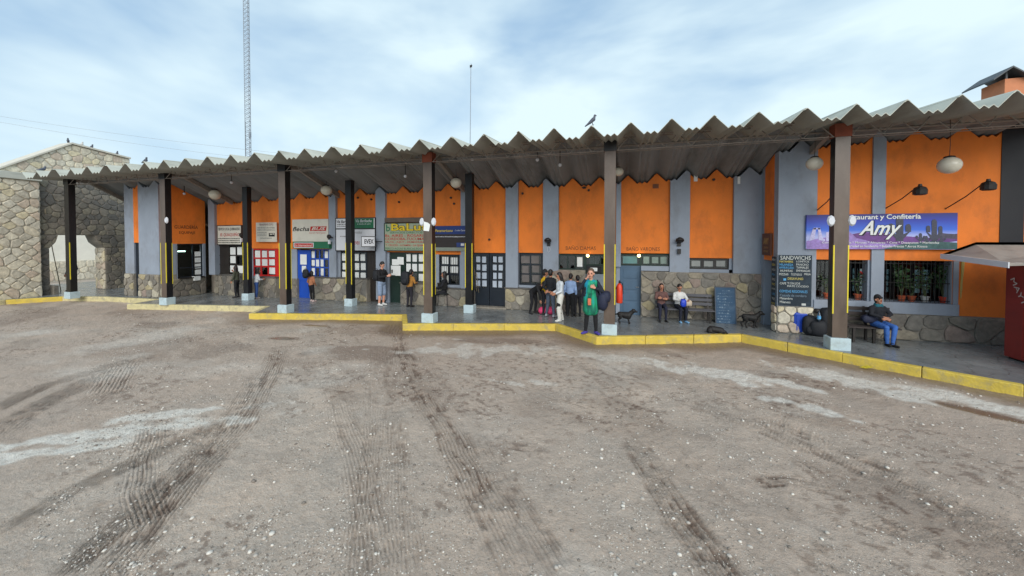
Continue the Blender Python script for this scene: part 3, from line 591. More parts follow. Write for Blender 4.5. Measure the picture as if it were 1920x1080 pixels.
# pipe stubs, vent and stickers on the upper wall
for px, py in [(1097, 352), (1104, 357), (980, 363), (846, 371), (852, 382), (672, 371), (749, 379), (697, 374), (1094, 352), (918, 449), (1338, 337)]:
    c = ony(px, py, Yw); MB().lathe((c[0], Yw + .01, c[2]), [(.035, 0), (.04, .02), (.04, .07), (.025, .07)], 10, axis=(0, -1, 0)).build('pipe_stub', DKMETAL, station)
pbox('vent_cover', M('vent_brown', (120, 76, 54), .8, .2, 6, .1), station, 1224, 345, 1235, 353, Yw - .03, .04)
for q in ((1301, 327, 1308, 340), (1383, 331, 1388, 345)): pbox('sticker', WHITE, station, *q, Yw - .14 if q[0] > 1375 else Yw - .006, .005)
for x, y0, y1 in ((1047.5, 350, 470), (1292, 345, 480), (948.5, 350, 470)): pbox('conduit', BLACKP, station, x - .6, y0, x + .6, y1, Yw - .03, .03)
# dark rooms behind the facade
XS0 = float(ony(391, 500, Yw)[0]); XR = float(ony(1457, 500, 12.05)[0])
def shell(x0, x1, y0, y1, z1, nm='room'):
    r = MB().box(x0, y1, .19, x1, y1 + .2, z1).build('rear_wall', CREAMW, station)
    MB().box(x0, y0, .19, x0 + .15, y1, z1).build('party_wall', CREAMW, station); MB().box(x1 - .15, y0, .19, x1, y1, z1).build('party_wall', CREAMW, station)
    MB().box(x0 + .15, y0 + .05, z1 - .6, x1 - .15, y1, z1 - .5).build('room_ceiling', CREAMW, station)
edges = [XS0, -11.3, -5.7, -.9, XR - .02]
for i in range(4): shell(edges[i] + .01, edges[i + 1] - .01, Yw + .26, 16.4, 3.75)
# ---------------- restaurant block
YB = 12.05; XC = XR
rest = empty('restaurant_block', (7, YB, .2)); tag(rest, 'orange restaurant end of the station with barred plant windows and stone base', 'building')
def B(name, mat, x0, y0, x1, y1, Y=YB, depth=.25, **k): return pbox(name, mat, rest, x0, y0, x1, y1, Y, depth, **k)
def Xp(x, y, Y=YB): return float(ony(x, y, Y)[0])
def Zp(x, y, Y=YB): return float(ony(x, y, Y)[2])
XE = 10.6
fol('corner_pillar', BLUEGREY, rest, XC, Xp(1531, 400), Zp(1490, 574), YB - .03, .3)
box('corner_pillar_base', MORTAR, rest, XC - .01, YB - .05, .19, Xp(1524, 590), YB + .3, Zp(1490, 574) - .002)
cb = rest.children[-1]; stones(rectpoly(XC - .01, .2, Xp(1524, 590), Zp(1490, 574) - .005), .26, lambda u, v, k: (u, YB - .05 - k, v), cb, STONE_L, seed=40)
stones(rectpoly(YB - .05, .2, YB + .3, Zp(1490, 574) - .005), .26, lambda u, v, k: (XC - .01 - k, u, v), cb, STONE_L, seed=41)
zo = Zp(1580, 487)      # top of openings
zs = Zp(1580, 563); zst = Zp(1580, 583)
x1531, x1633, x1635, x1659, x1797 = Xp(1531, 330), Xp(1634, 330), Xp(1635, 330), Xp(1659, 330), Xp(1797, 500)
fol('orange_panel', ORANGE, rest, x1531, x1635, zo, YB, .25)
fol('orange_panel', ORANGE, rest, x1659, x1797 - .1, zo, YB, .25)
fol('orange_panel', ORANGE, rest, x1797 - .1, XE, zst, YB + .004, .25)
fol('pilaster', BLUEGREY, rest, x1635, x1659, zs, YB - .05, .3)
band = M('black_band', (26, 26, 32), .6, .15, 3, .05)
fol('black_band', band, rest, Xp(1876, 350), Xp(1921, 350), Zp(1890, 462), YB - .012, .012)
box('window_sill', BLUEGREY, rest, Xp(1524, 570), YB - .06, zst, x1797 + .0, YB + .5, zs, .008)
box('window_jamb', BLUEGREY, rest, x1797 - .1, YB - .02, zs, x1797, YB + .003, zo)
box('window_jamb', BLUEGREY, rest, Xp(1785, 520), YB + .02, zs, x1797 - .1, YB + .25, zo)
box('window_jamb', BLUEGREY, rest, Xp(1524, 520), YB - .02, zs, Xp(1527, 520), YB + .25, zo)
box('window_pier', BLUEGREY, rest, Xp(1627, 520), YB + .005, zs, x1635, YB + .25, zo)
sb = box('stone_base', MORTAR, rest, Xp(1524, 600), YB - .03, .19, XE, YB + .25, zst - .002)
stones(rectpoly(Xp(1524, 600), .2, XE, zst - .005), .34, lambda u, v, k: (u, YB - .03 - k, v), sb, STONE, seed=42, depth=.05, aspect=1.35)
for x0, x1, nb in ((Xp(1527, 520), Xp(1627, 520), 12), (x1659 - .02, Xp(1785, 520), 17)):
    mb = MB()
    for z in (zs + .06, zs + .5, zo - .08): mb.box(x0, YB + .052, z - .008, x1, YB + .064, z + .008)
    for i in range(nb): u = x0 + (x1 - x0) * (i + .5) / nb; mb.tube([(u, YB + .058, zs + .01), (u, YB + .058, zo - .01)], .006, 5)
    g = mb.build('window_grille', BLACKP, rest)
    window(x0, zs, x1, zo, YB + .46, 3 if nb > 12 else 2, 1, BLACKP, rest, X=1, bar=.05, fr=.04)
# side wall with doorway and AMY board
YD0, YD1 = YB + .32, Yw - .12
box('side_wall', BLUEGREY, rest, XC, YD1 - .22, .19, XC + .2, YD1 - .0, 5.2); 
sw = MB().prism([(XC + .002, YB + .27, 2.0), (XC + .002, YD1 - .22, 2.0), (XC + .002, YD1 - .22, zbase(XC, YD1) + .05), (XC + .002, YB + .27, zbase(XC, YB + .27) + .05)], (.2, 0, 0))
zd = float(onx(1436, 487, XC)[2]); sw.v = [(x, y, zd if z == 2.0 else z) for x, y, z in sw.v]; sw.build('orange_panel', ORANGE, rest)
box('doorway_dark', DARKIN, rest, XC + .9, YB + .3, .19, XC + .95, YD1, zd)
# interior with rear windows
box('side_wall', CREAMW, rest, XE - .15, YB + .25, .19, XE, 16.3, 3.6)
box('party_wall', CREAMW, rest, XC + .96, YB + 1.2, .19, XC + 1.1, 16.3, 3.6); box('room_ceiling', CREAMW, rest, XC + .2, YB + .26, 3.6, XE, 16.5, 3.7)
rw = [(Xp(1598, 520, 16.3), Xp(1626, 520, 16.3)), (Xp(1652, 520, 16.3), Xp(1672, 520, 16.3)), (Xp(1712, 520, 16.3), Xp(1748, 520, 16.3))]
rz0, rz1 = Zp(1612, 548, 16.3), Zp(1612, 502, 16.3); xx = [XC + 1.1] + [v for r_ in rw for v in r_] + [XE]
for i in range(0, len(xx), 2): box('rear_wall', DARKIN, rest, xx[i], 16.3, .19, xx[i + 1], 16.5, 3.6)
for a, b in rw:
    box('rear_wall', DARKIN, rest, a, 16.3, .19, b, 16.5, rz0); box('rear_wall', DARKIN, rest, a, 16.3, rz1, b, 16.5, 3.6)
    window(a, rz0, b, rz1, 16.36, 2, 4, DKBLUE, rest, X=1, bar=.04, fr=.04, name='rear_window')
# ---------------- left block (luggage store)
XSL = float(ony(391, 500, Yw)[0]); YL = float(onx(318, 470, XSL)[1]); print('YL', YL, XSL)        # side wall faces right
left = empty('luggage_store_block', (XSL - 2, YL, .2)); tag(left, 'orange luggage store block with lettered side wall beside the stone arch', 'building')
def PL(*a, **k): return pbox(a[0], a[1], left, *a[2:], **k)
XA = -25.4
zsl = float(ony(284, 514, YL)[2])
fl = lambda nm, m, x0, x1, z0, dy=0, dp=.25: fol(nm, m, left, x0, x1, z0, YL + dy, dp)
Xl = lambda x, y=450: float(ony(x, y, YL)[0])
fl('pilaster', BLUEGREY, Xl(234), Xl(251), zsl); fl('orange_panel', ORANGE, Xl(251), Xl(264), float(ony(257, 455, YL)[2]))
fl('pilaster', BLUEGREY, Xl(264), Xl(302), zsl, -.08, .33); fl('orange_panel', ORANGE, Xl(302), XSL - .001, float(ony(308, 455, YL)[2]))
box('wall', BLUEGREY, left, Xl(302), YL + .005, zsl, XSL - .001, YL + .25, float(ony(308, 455, YL)[2]))
w = box('door', DKBLUE, left, Xl(251), YL + .06, .2, Xl(264), YL + .1, float(ony(257, 455, YL)[2])); 
for x0, x1, dy, sd in ((Xl(234), Xl(251), 0, 50), (Xl(264), Xl(302), -.08, 51), (Xl(302), XSL, 0, 52)):
    w = box('stone_base', MORTAR, left, x0 - .005, YL + dy - .03, .19, x1, YL + .25, zsl - .002); stones(rectpoly(x0, .2, x1, zsl - .004), .28, lambda u, v, k, dy=dy: (u, YL + dy - .03 - k, v), w, STONE, seed=sd)
# side wall (plane X = XSL, facing +X)
Ys = lambda x, y: float(onx(x, y, XSL)[1]); Zs = lambda x, y: float(onx(x, y, XSL)[2])
zob = Zs(355, 457); zcb = Zs(355, 521); y0_, y1_ = YL + .25, Yw + .0
ya, yb = Ys(326, 490), Ys(381, 490); ya = max(ya, YL + .3)
pts = [(XSL, YL + .001, zob), (XSL, Yw - .12, zob), (XSL, Yw - .12, zbase(XSL, Yw - .12) + .02), (XSL, YL + .001, zbase(XSL, YL) + .02)]
MB().prism(pts, (-.2, 0, 0)).build('orange_panel', ORANGE, left)
box('wall', BLUEGREY, left, XSL - .2, yb, zcb, XSL - .004, Yw - .12, zob); box('wall', BLUEGREY, left, XSL - .2, YL + .26, zcb, XSL - .004, ya, zob)
w = box('stone_base', MORTAR, left, XSL - .2, YL + .26, .19, XSL, Yw - .12, zcb - .002); stones(rectpoly(YL + .0, .2, Yw - .13, zcb - .004), .28, lambda u, v, k: (XSL + k, u, v), w, STONE_D, seed=53)
box('counter_top', DKWOOD, left, XSL - .25, ya, zcb, XSL + .12, yb, zcb + .03)
mb = MB(); f_ = .04
for u0, u1 in ((ya, ya + f_), (yb - f_, yb), ((ya + yb) / 2 + .1, (ya + yb) / 2 + .14)): mb.box(XSL - .1, u0, zcb + .03, XSL - .05, u1, zob)
for z in (zcb + .03, zcb + .45, zob - f_): mb.box(XSL - .098, ya + .005, z, XSL - .052, yb - .005, z + f_)
w = mb.build('window', DKBLUE, left)
for k in range(4): MB().box(XSL - .075, yb - .32, zcb + .12 + k * .28, XSL - .07, yb - .06, zcb + .34 + k * .28).build('notice', WHITE, w)
MB().box(XSL - .03, (ya + yb) / 2 + .05, zcb - .14, XSL + .13, (ya + yb) / 2 + .1 + .22, zcb + .05).build('notice', WHITE, w)
box('rear_wall', CREAMW, left, Xl(234), 15.9, .19, XSL, 16.1, 3.5); box('room_ceiling', CREAMW, left, Xl(234), YL + .26, 3.4, XSL - .21, 15.9, 3.5); box('party_wall', CREAMW, left, Xl(234) - .1, YL + .26, .19, Xl(234) + .05, 15.9, 3.5); box('party_wall', CREAMW, left, XSL - .2, Yw + .27, .19, XSL, 15.9, 3.4)
tl = MB().tube([(XSL - .6, YL + .45, zob - .35), (XSL - .6, YL + 1.0, zob - .35)], .025, 8).build('tube_lamp', M('tube_light', (190, 240, 220), .4, 0, 3, 0, emit=3.0)); tag(tl, 'lit green-white tube lamp inside the luggage store window', 'lamp')
o_ = (XSL + .003, Ys(326, 428) , Zs(350, 434)); 
for s_, xa, xb, y0, y1 in (('GUARDERÍA', 327, 371, 417, 429), ('EQUIPAJE', 336, 366, 424, 440)):
    Y0_, Y1_ = Ys(xa, y1), Ys(xb, y1); z0_, z1_ = Zs((xa + xb) / 2, y1), Zs((xa + xb) / 2, y0); z1_ = z0_ + (.19 if s_[0] == 'G' else .15)
    text(s_, (XSL, Y0_, z0_), (0, Y1_ - Y0_, 0), (0, 0, z1_ - z0_), INK, left)
for s_, xa, xb, y0, y1 in (('BAÑO DAMAS', 1061, 1117, 460, 468.5), ('BAÑO VARONES', 1175, 1237, 461.5, 470)): text_px(s_, xa, y0, xb, y1, Yw, INK, station, off=-.01)
# ---------------- stone arch end wall (plane X = XA facing +X), pier, gable
arch = empty('stone_arch_wall', (XA, 11.4, 0)); tag(arch, 'rough stone end wall with stepped archway and gable left of the platform', 'wall')
Ya = lambda x, y=500: float(onx(x, y, XA)[1]); Za = lambda x, y: float(onx(x, y, XA)[2]); TH = .75
yP = Ya(72); y93, y198 = Ya(93), Ya(198); yE = Ya(262)
zl, zt_ = Za(150, 465), Za(150, 441)          # springing and top of opening
zroof = zbase(XA, 11.4) + .2
c0, c1 = y93 + (y198 - y93) * .15, y198 - (y198 - y93) * .2
def ablock(nm, poly, seed, size=.23, mat=STONE_D, faces=('R',), asp=1.25):  # arch stones darker in colour to deepen the shade under the canopy
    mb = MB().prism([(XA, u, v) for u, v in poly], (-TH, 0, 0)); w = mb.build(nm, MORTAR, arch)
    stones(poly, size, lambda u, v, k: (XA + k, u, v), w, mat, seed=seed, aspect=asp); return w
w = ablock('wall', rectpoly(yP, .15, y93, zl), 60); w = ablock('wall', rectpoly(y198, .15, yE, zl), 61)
stones(rectpoly(-XA, .2, -XA + TH, zl), .26, lambda u, v, k: (-u, y198 - k, v), w, STONE_L, seed=62)
stones(rectpoly(XA - TH, .2, XA, zl), .26, lambda u, v, k: (u, y198 - k, v), w, STONE_L, seed=62) if False else None
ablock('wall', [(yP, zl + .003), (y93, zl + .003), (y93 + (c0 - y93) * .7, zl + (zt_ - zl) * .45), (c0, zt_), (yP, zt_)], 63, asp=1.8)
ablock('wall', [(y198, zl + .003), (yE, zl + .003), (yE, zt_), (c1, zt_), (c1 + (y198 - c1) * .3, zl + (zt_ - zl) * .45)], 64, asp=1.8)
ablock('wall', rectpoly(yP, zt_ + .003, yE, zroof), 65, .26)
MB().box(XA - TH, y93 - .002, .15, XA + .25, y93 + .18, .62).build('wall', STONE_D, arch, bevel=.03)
# pier in the open, nearer the yard, proud of the arch wall
XP = XA + .2; yN = 7.9
pz = float(onx(40, 337, XP)[2]); pr = box('pier', MORTAR_L, arch, XP - 1.1, yN, .0, XP, yP, pz)
stones(rectpoly(yN, .15, yP, pz), .235, lambda u, v, k: (XP + k, u, v), pr, STONE_L, seed=66, depth=.05, aspect=1.6, jit=.15)
MB().box(XP - 1.2, yN - .1, pz, XP + .14, yP + .05, pz + .3).build('pier_cap', ROOFM, arch, bevel=.02)
stones(rectpoly(XA + .03, .2, XP, pz), .3, lambda u, v, k: (u, yP + k, v), pr, STONE_L, seed=68, depth=.03)
# gable
XG = XA - .9; yg = lambda x, y: float(onx(x, y, XG)[1]); zg = lambda x, y: float(onx(x, y, XG)[2])
gp = [(yg(0, 320) - 1.3, zg(0, 320) - .55), (yg(0, 318), 4.2), (yg(243, 330), 4.2), (yg(243, 300), zg(243, 300)), (yg(133, 272), zg(133, 272))]
gp[0] = (gp[0][0], 4.2); pts = [(yg(-70, 342), 4.2), (yg(243, 330), 4.2), (yg(243, 299), zg(243, 299)), (yg(133, 271), zg(133, 271)), (yg(0, 317), zg(0, 317)), (yg(-70, 341), zg(-70, 341))]
pts_g = list(pts); gb = MB().prism([(XG, u, v) for u, v in pts], (-.6, 0, 0)).build('gable', MORTAR_L, arch)
hull = [(pts[0][0], 4.2), pts[1], pts[2], pts[3], pts[5]]
stones([(pts[0][0], 4.2), (pts[1][0], 4.2), pts[2], pts[3], (pts[5][0], pts[5][1])], .27, lambda u, v, k: (XG + k, u, v), gb, STONE_L, seed=67, depth=.04)
cop = M('coping', (206, 200, 186), .85, .1, 3, .2)
for a, b in ((pts[5], pts[3]), (pts[3], pts[2])):
    MB().prism([(XG + .12, a[0], a[1] + .02), (XG + .12, b[0], b[1] + .02), (XG + .12, b[0], b[1] + .1), (XG + .12, a[0], a[1] + .1)], (-1.0, 0, 0)).build('coping', cop, gb)
# pale street wall beyond the arch
pw = empty('street_wall', (-36, 12.5, 0)); tag(pw, 'pale plastered wall with stone foot seen through the archway', 'wall')
box('wall', M('pale_plaster', (240, 233, 218), .85, .06, 2, .1), pw, -36.3, 4, -.05, -36, 32, 5.2)
w = box('stone_foot', MORTAR_L, pw, -36, 4, -.05, -35.85, 32, 1.3); stones(rectpoly(10, 0, 22, 1.3), .4, lambda u, v, k: (-35.85 + k, u, v), w, STONE_L, seed=70)
# ================================================================== COLUMNS
CX = [float(ony(x, y, 10.6)[0]) for x, y in [(135, 540), (313.5, 540), (535.5, 540), (805.5, 540), (1143, 540), (1571, 540)]] + [10.2]
ZT = 5.1
def column(x, y, w, d, ztop, mat, pw, label, group, strips, front=True):
    c = empty('column', (x, y, .2)); tag(c, label, 'column', group)
    mb = MB().box(x - w / 2, y - d / 2, .47, x + w / 2, y + d / 2, ztop); mb.mi = [0, 0, 0, 1, 0, 1]; mb.build('shaft', [mat, BLACKP], c)  # side faces black: shade from dark surroundings put into the colour
    if front:
        MB().box(x - w / 2 - .02, y - d / 2 - .02, ztop, x + w / 2 + .02, y + d / 2 + .02, ztop + .3).build('head_bracket', RUST if x > 3 or -7 < x < -5 else BLACKP, c)
    MB().box(x - pw / 2, y - pw * .42, .19, x + pw / 2, y + pw * .42, .48).build('plinth', PLINTHM, c, bevel=.015)
    for sx, sy in strips:
        e = x + sx * (w / 2 + .006); yy = y + sy * (d / 2 + .006); za = 1.0 + .08 * random.random()
        m = MB().box(e - sx * .024, yy, za, e, yy - sy * .006, 2.62); m.box(e, yy - sy * .0055, za, e - sx * .006, yy - sy * .022, 2.62); m.build('reflective_strip', YELLOW, c)
    return c
whom = ['before the stone archway', 'before the luggage store', 'between the red and the blue ticket windows', 'between the two long-distance bus signs', 'beside the woman on the phone', 'before the restaurant sign', 'beside the red kiosk']
for i, x in enumerate(CX):
    column(x, 10.6, .29, .22, ZT, BLACKP if i == 0 else DKBROWN, .40, 'tall dark brown front column on pale plinth ' + whom[i], 'front canopy columns', ([(-1, -1), (1, -1), (1, 1)] if i < 4 else [(-1, -1), (1, -1)]) if i else [(1, -1)])
wb = ['between white and red ticket windows', 'before the white three-part sign', 'beside the dark double doors']
for (px, py), s_ in zip([(465, 540), (657.5, 550), (881, 560)], wb):
    x = float(ony(px, py, 12.35)[0]); column(x, 12.35, .26, .2, zbase(x, 12.35) - .02, BLACKP, .36, 'black rear column on pale plinth ' + s_, 'rear canopy columns', [(-1, -1), (1, -1)], False)
# ================================================================== LATTICE GIRDERS
zt1, zt0 = 5.47, 5.1
gw = ['over the archway bay', 'over the luggage store bay', 'over the blue ticket window bay', 'over the dark double doors bay', 'over the toilets bay', 'over the restaurant bay']
def bar_mesh(p, q, r=.012): return MB().tube([p, q], r, 5)
for i in range(6):
    x0, x1 = CX[i] + .17, CX[i + 1] - .17; g = empty('lattice_girder', ((x0 + x1) / 2, 10.6, zt0)); tag(g, 'light steel lattice girder under the canopy edge ' + gw[i], 'girder', 'canopy edge girders')
    for y in (10.5, 10.7):
        MB().box(x0, y - .018, zt0, x1, y + .018, zt0 + .012).build('bottom_chord', STEEL, g); MB().box(x0, y - .018, zt1, x1, y + .018, zt1 + .02).build('top_chord', STEEL, g)
    n = round((x1 - x0) / .3); st = (x1 - x0) / n; pr = []
    for k in range(n):
        a = x0 + k * st; zz = (zt0 + .012, zt1) if k % 2 == 0 else (zt1, zt0 + .012)
        key = k % 2
        if k < 2:
            o = bar_mesh((a, 10.6 if k % 2 else 10.52, zz[0]), (a + st, 10.52 if k % 2 else 10.6, zz[1])).build('web_bar', STEEL, g); pr.append(o)
        else: copy_tree(pr[key], ((k - key) * st, 0, 0), g)
    pl_ = []
    for k in range(round(n * 1.6)):
        s2 = (x1 - x0) / round(n * 1.6); a = x0 + k * s2
        if k < 2: pl_.append(bar_mesh((a, 10.5 if k % 2 else 10.7, zt0 + .018), (a + s2, 10.7 if k % 2 else 10.5, zt0 + .018), .006).build('plan_bar', STEEL, g))
        else: copy_tree(pl_[k % 2], ((k - k % 2) * s2, 0, 0), g)
# purlin pipes under the roof, front to back, at each column
for i, x in enumerate(CX):
    pts = [(x, 10.75, 5.42), (x, YR, zbase(x, YR) - .07), (x, Yw - .15, zbase(x, Yw - .15) - .06)]
    MB().prism([(x - .05, 10.75, 5.25), (x - .05, YR, zbase(x, YR) - .17), (x - .05, Yw - .15 if x < XC else YB - .06, zbase(x, Yw - .15 if x < XC else YB - .06) - .22), (x - .05, Yw - .15 if x < XC else YB - .06, zbase(x, Yw - .15 if x < XC else YB - .06) - .02), (x - .05, YR, zbase(x, YR) - .02), (x - .05, 10.75, 5.36)], (.1, 0, 0)).build('rafter', STEEL, station)
# ================================================================== LAMPS
def globe(px, py, rpx, Y, label):
    c = ony(px, py, Y); k = pxm(Y, c[0]); r = rpx / k; g = empty('globe_lamp', c); tag(g, label, 'lamp', 'hanging globe lamps'); zc = c[2]; top = zbase(c[0], Y)
    MB().ball(c, r, 18, sz=.92).build('globe', GLOBE, g, smooth=True); MB().lathe((c[0], c[1], zc + r * .86), [(r * .5, 0), (r * .42, r * .12), (r * .12, r * .2)], 12).build('cap', DKMETAL, g, smooth=True)
    MB().tube([(c[0], c[1], zc + r), (c[0] + .01, c[1], (zc + top) / 2), (c[0], c[1], top + .1)], .006, 5).build('cord', DKMETAL, g)
for a in [(403, 365, 10, 12.3, 'milky globe lamp hanging above the luggage store counter'), (612, 357, 10, 12.4, 'milky globe lamp hanging above the cream bus sign'), (855, 343, 10.5, 12.2, 'milky globe lamp hanging beside the rear black column by the dark doors'), (1160, 322, 9, 12.2, 'milky globe lamp half hidden behind the column by the woman'), (1527, 307, 13.5, 11.2, 'milky globe lamp hanging before the grey corner pillar of the restaurant'), (1780, 310, 17, 11.1, 'large milky globe lamp hanging above the restaurant sign')]: globe(*a)
for j, (px, py) in enumerate([(345.5, 363), (434, 342), (630, 321), (760, 330.5), (885, 299), (1007.5, 299.5), (1050, 309.5)]):
    Y = 11.5 if j else 12.2; c = ony(px, py, Y); g = empty('ceiling_bulb', c); tag(g, 'small bare round bulb under the canopy ' + ['over the luggage store lettering', 'above the white boxed ticket sign', 'above the cream bus company sign', 'above the pale green destination sign', 'beside the rear column at the dark doors', 'with brown glass above the dark window', "above the women's toilet lettering"][j], 'lamp', 'bare bulbs under the canopy')
    MB().ball(c, .055, 12).build('bulb', SIGNW, g, smooth=True); MB().tube([(c[0], c[1], c[2] + .05), (c[0], c[1], zbase(c[0], Y) + .12)], .014, 6).build('holder', DKMETAL, g)
for k, ((ax, ay), (hx, hy)) in enumerate([((1531, 395), (1572, 365)), ((1660, 391), (1725, 357)), ((1772, 392), (1853, 348))]):
    a = ony(ax, ay, YB); h = ony(hx, hy, YB - .75); g = empty('lantern_lamp', a); tag(g, ['dark lantern on slanting arm half hidden behind the column at the restaurant', 'dark lantern on slanting arm over the middle of the restaurant sign', 'dark lantern on slanting arm next to the black wall band'][k], 'lamp', 'lanterns on arms')
    MB().tube([a, (a + h) / 2 + np.array([0, 0, .03]), h + np.array([-.06, 0, .08])], .013, 6).build('arm', DKMETAL, g)
    MB().lathe(h - np.array([0, 0, .11]), [(.09, 0), (.125, .02), (.13, .12), (.1, .18), (.04, .21), (.03, .26)], 12).build('lantern_body', DKMETAL, g, smooth=False)
for k, (px, py) in enumerate([(1029, 455), (1273, 455)]):
    Y = Yw - .12; c = ony(px, py, Y); g = empty('wall_lamp', c); tag(g, ['black wall lamp with wire loop above the group of people', 'black wall lamp with round reflector right of the men\'s toilet door'][k], 'lamp', 'wall lamps on pilasters')
    MB().box(c[0] - .06, Y - .03, c[2] - .12, c[0] + .06, Y, c[2] + .12).build('back_plate', BLACKP, g); MB().tube([(c[0], Y, c[2]), (c[0], Y - .2, c[2] + .04)], .018, 6).build('arm', BLACKP, g)
    MB().lathe((c[0], Y - .2, c[2] + .06), [(.03, .12), (.11, .06), (.13, 0), (.1, -.03)], 14, axis=(0, .5, 1)).build('reflector', DKMETAL if k else BLACKP, g, smooth=True)
    (MB().tube([(c[0] + .05 * math.cos(t), Y - .02, c[2] - .24 + .09 * math.sin(t)) for t in np.linspace(0, 6.28, 14)], .007, 5) if k == 0 else MB().box(c[0] - .05, Y - .1, c[2] - .36, c[0] + .05, Y - .02, c[2] - .2)).build('hanging_loop' if k == 0 else 'ballast_box', SIGNW if k == 0 else BLACKP, g)
for px, py, lb in [(616, 444, 'small round floodlight on the pilaster beside the cream bus sign'), (451, 441, 'small round floodlight beside the white ticket sign')]:
    c = ony(px, py, Yw - .35); g = empty('floodlight', c); tag(g, lb, 'lamp', 'small floodlights'); MB().lathe(c, [(.03, .12), (.08, .08), (.1, 0), (.085, -.02)], 12, axis=(.2, 1, .2)).build('reflector', DKMETAL, g, smooth=True); MB().tube([c + np.array([0, .08, 0]), c + np.array([.02, .33, -.05])], .015, 6).build('bracket', DKMETAL, g); MB().box(c[0] - .03, c[1], c[2] - .3, c[0] + .05, c[1] + .08, c[2] - .14).build('housing', SIGNW, g)
for px, lb in [(1102, "lit bulb above the women's toilet door"), (1198, "lit bulb above the men's toilet door")]:
    c = ony(px, 479.5, Yw - .1); g = empty('lit_bulb', c); tag(g, lb, 'lamp', 'lit toilet bulbs'); MB().ball(c, .05, 12).build('bulb', M('lit_bulb', (255, 226, 150), .4, 0, 3, 0, emit=6), g, smooth=True); MB().box(c[0] - .03, c[1] + .04, c[2] - .02, c[0] + .03, c[1] + .13, c[2] + .05).build('socket', BLACKP, g)
def colplate(i, sx, zpx, lb):
    x = CX[i] + sx * .2; z = float(ony(px_of(i), zpx, 10.5)[2]); g = empty('column_speaker', (x, 10.55, z)); tag(g, lb, 'loudspeaker', 'white octagonal loudspeakers on the columns')
    MB().lathe((x, 10.5, z), [(.07, -.03), (.085, 0), (.06, .04)], 8, axis=(0, -1, 0), sy=1.55, sx=1).build('grille', SIGNW, g); MB().box(min(CX[i] + sx * .145, x), 10.5, z - .02, max(CX[i] + sx * .145, x), 10.56, z + .02).build('bracket', DKMETAL, g)
def px_of(i): return [135, 313.5, 535.5, 805.5, 1143, 1571][i]
for i, sx, z, lb in [(1, 1, 413, 'white octagonal loudspeaker on the column before the luggage store'), (3, -1, 416, 'white octagonal loudspeaker on the column beside the yellow-lettered sign, sign side'), (3, 1, 416, 'white octagonal loudspeaker on the column beside the yellow-lettered sign, door side'), (5, -1, 414, 'white octagonal loudspeaker over the stone arch picture of the restaurant sign'), (5, 1, 414, 'white octagonal loudspeaker covering the start of the restaurant lettering')]: colplate(i, sx, z, lb)
g = MB().prism([(CX[3] - .13, 10.478, 3.02), (CX[3] + .05, 10.478, 3.0), (CX[3] + .09, 10.478, 3.2), (CX[3] + .02, 10.478, 3.26), (CX[3] - .12, 10.478, 3.3)], (0, .008, 0)).build('torn_notice', WHITE); tag(g, 'torn white paper stuck on the column below the loudspeakers', 'paper')
# ================================================================== SIGNS
YS = Yw - .16
def sign(label, x0, y0, x1, y1, mat, Y=YS, th=.1, name='sign', frame=None):
    a, b, c, d = rect_px(x0, y0, x1, y1, Y); s_ = empty(name, ((a + c) / 2, Y, b)); tag(s_, label, 'sign')
    MB().box(a, Y, b, c, Y + th, d).build('board', mat, s_, bevel=.004)
    if frame:
        m = MB(); f = .03
        for q in ((a - f, b - f, a, d + f), (c, b - f, c + f, d + f), (a, d, c, d + f), (a, b - f, c, b)): m.box(q[0], Y - .01, q[1], q[2], Y + th + .01, q[3])
        m.build('frame', frame, s_)
    return s_
def tx(s_, str_, x0, y0, x1, y1, mat, Y=YS, **k): return text_px(str_, x0, y0, x1, y1, Y, mat, s_, **k)
def patch(s_, nm, x0, y0, x1, y1, mat, Y=YS, d=.003): return pbox(nm, mat, s_, x0, y0, x1, y1, Y - d, d - .0005)
def squiggle(s_, x0, y0, x1, y1, mat, Y=YS, seed=0, rows=1):           # rows of small unreadable print
    rs = random.Random(seed); mb = MB()
    for r_ in range(rows):
        yy0 = y0 + (y1 - y0) * r_ / rows; h = (y1 - y0) / rows * .6; x = x0
        while x < x1 - .4:
            w = rs.uniform(.5, 1.6); a, b, c, d = rect_px(x, yy0 + rs.uniform(0, .25) * h, min(x + w, x1), yy0 + h * rs.uniform(.8, 1), Y); mb.box(a, Y - .002, b, c, Y - .0006, d); x += w + rs.uniform(.3, .8)
    o = mb.build('small_print', mat, s_); o['kind'] = 'stuff'; return o
s1 = sign('white boxed ticket sign with red lettering left of the black rear column', 408, 423.5, 452, 458, CREAM, th=.2, frame=BLACKP)
tx(s1, 'SERVICIO LOCAL QUEBRADEÑO', 409.5, 426, 450, 433, INK, off=.015); tx(s1, 'EL QUIAQUEÑO', 413, 436, 449, 444, INKRED, off=.012, shear=.2); squiggle(s1, 409, 446, 450, 457.5, INK, rows=3, seed=1)
s2 = sign('white bus company poster on the orange wall above the red ticket window', 480, 417, 518.5, 453.5, CREAM, th=.03)
tx(s2, 'TRANSPORTE CUYO', 486, 419.5, 512, 423, M('ink_maroon', (110, 30, 60), .7, 0, 5, 0), off=.01); squiggle(s2, 482, 426, 515, 434, M('ink_grey', (120, 118, 116), .7, 0, 5, 0), rows=2, seed=2); squiggle(s2, 482, 435, 500, 444, MATS['ink_grey'], rows=3, seed=3); squiggle(s2, 488, 445.5, 510, 449, MATS['ink_grey'], seed=4)
pb = patch(s2, 'bus_picture', 504, 437, 515, 443.5, INK); patch(s2, 'bus_window', 506, 438.2, 510, 440.2, CREAM, d=.005); patch(s2, 'bus_window', 511, 437.8, 514, 439.8, CREAM, d=.005)
s3 = sign('cream flechaBUS sign above the blue ticket door', 548, 411, 615, 453, CREAM, th=.12)
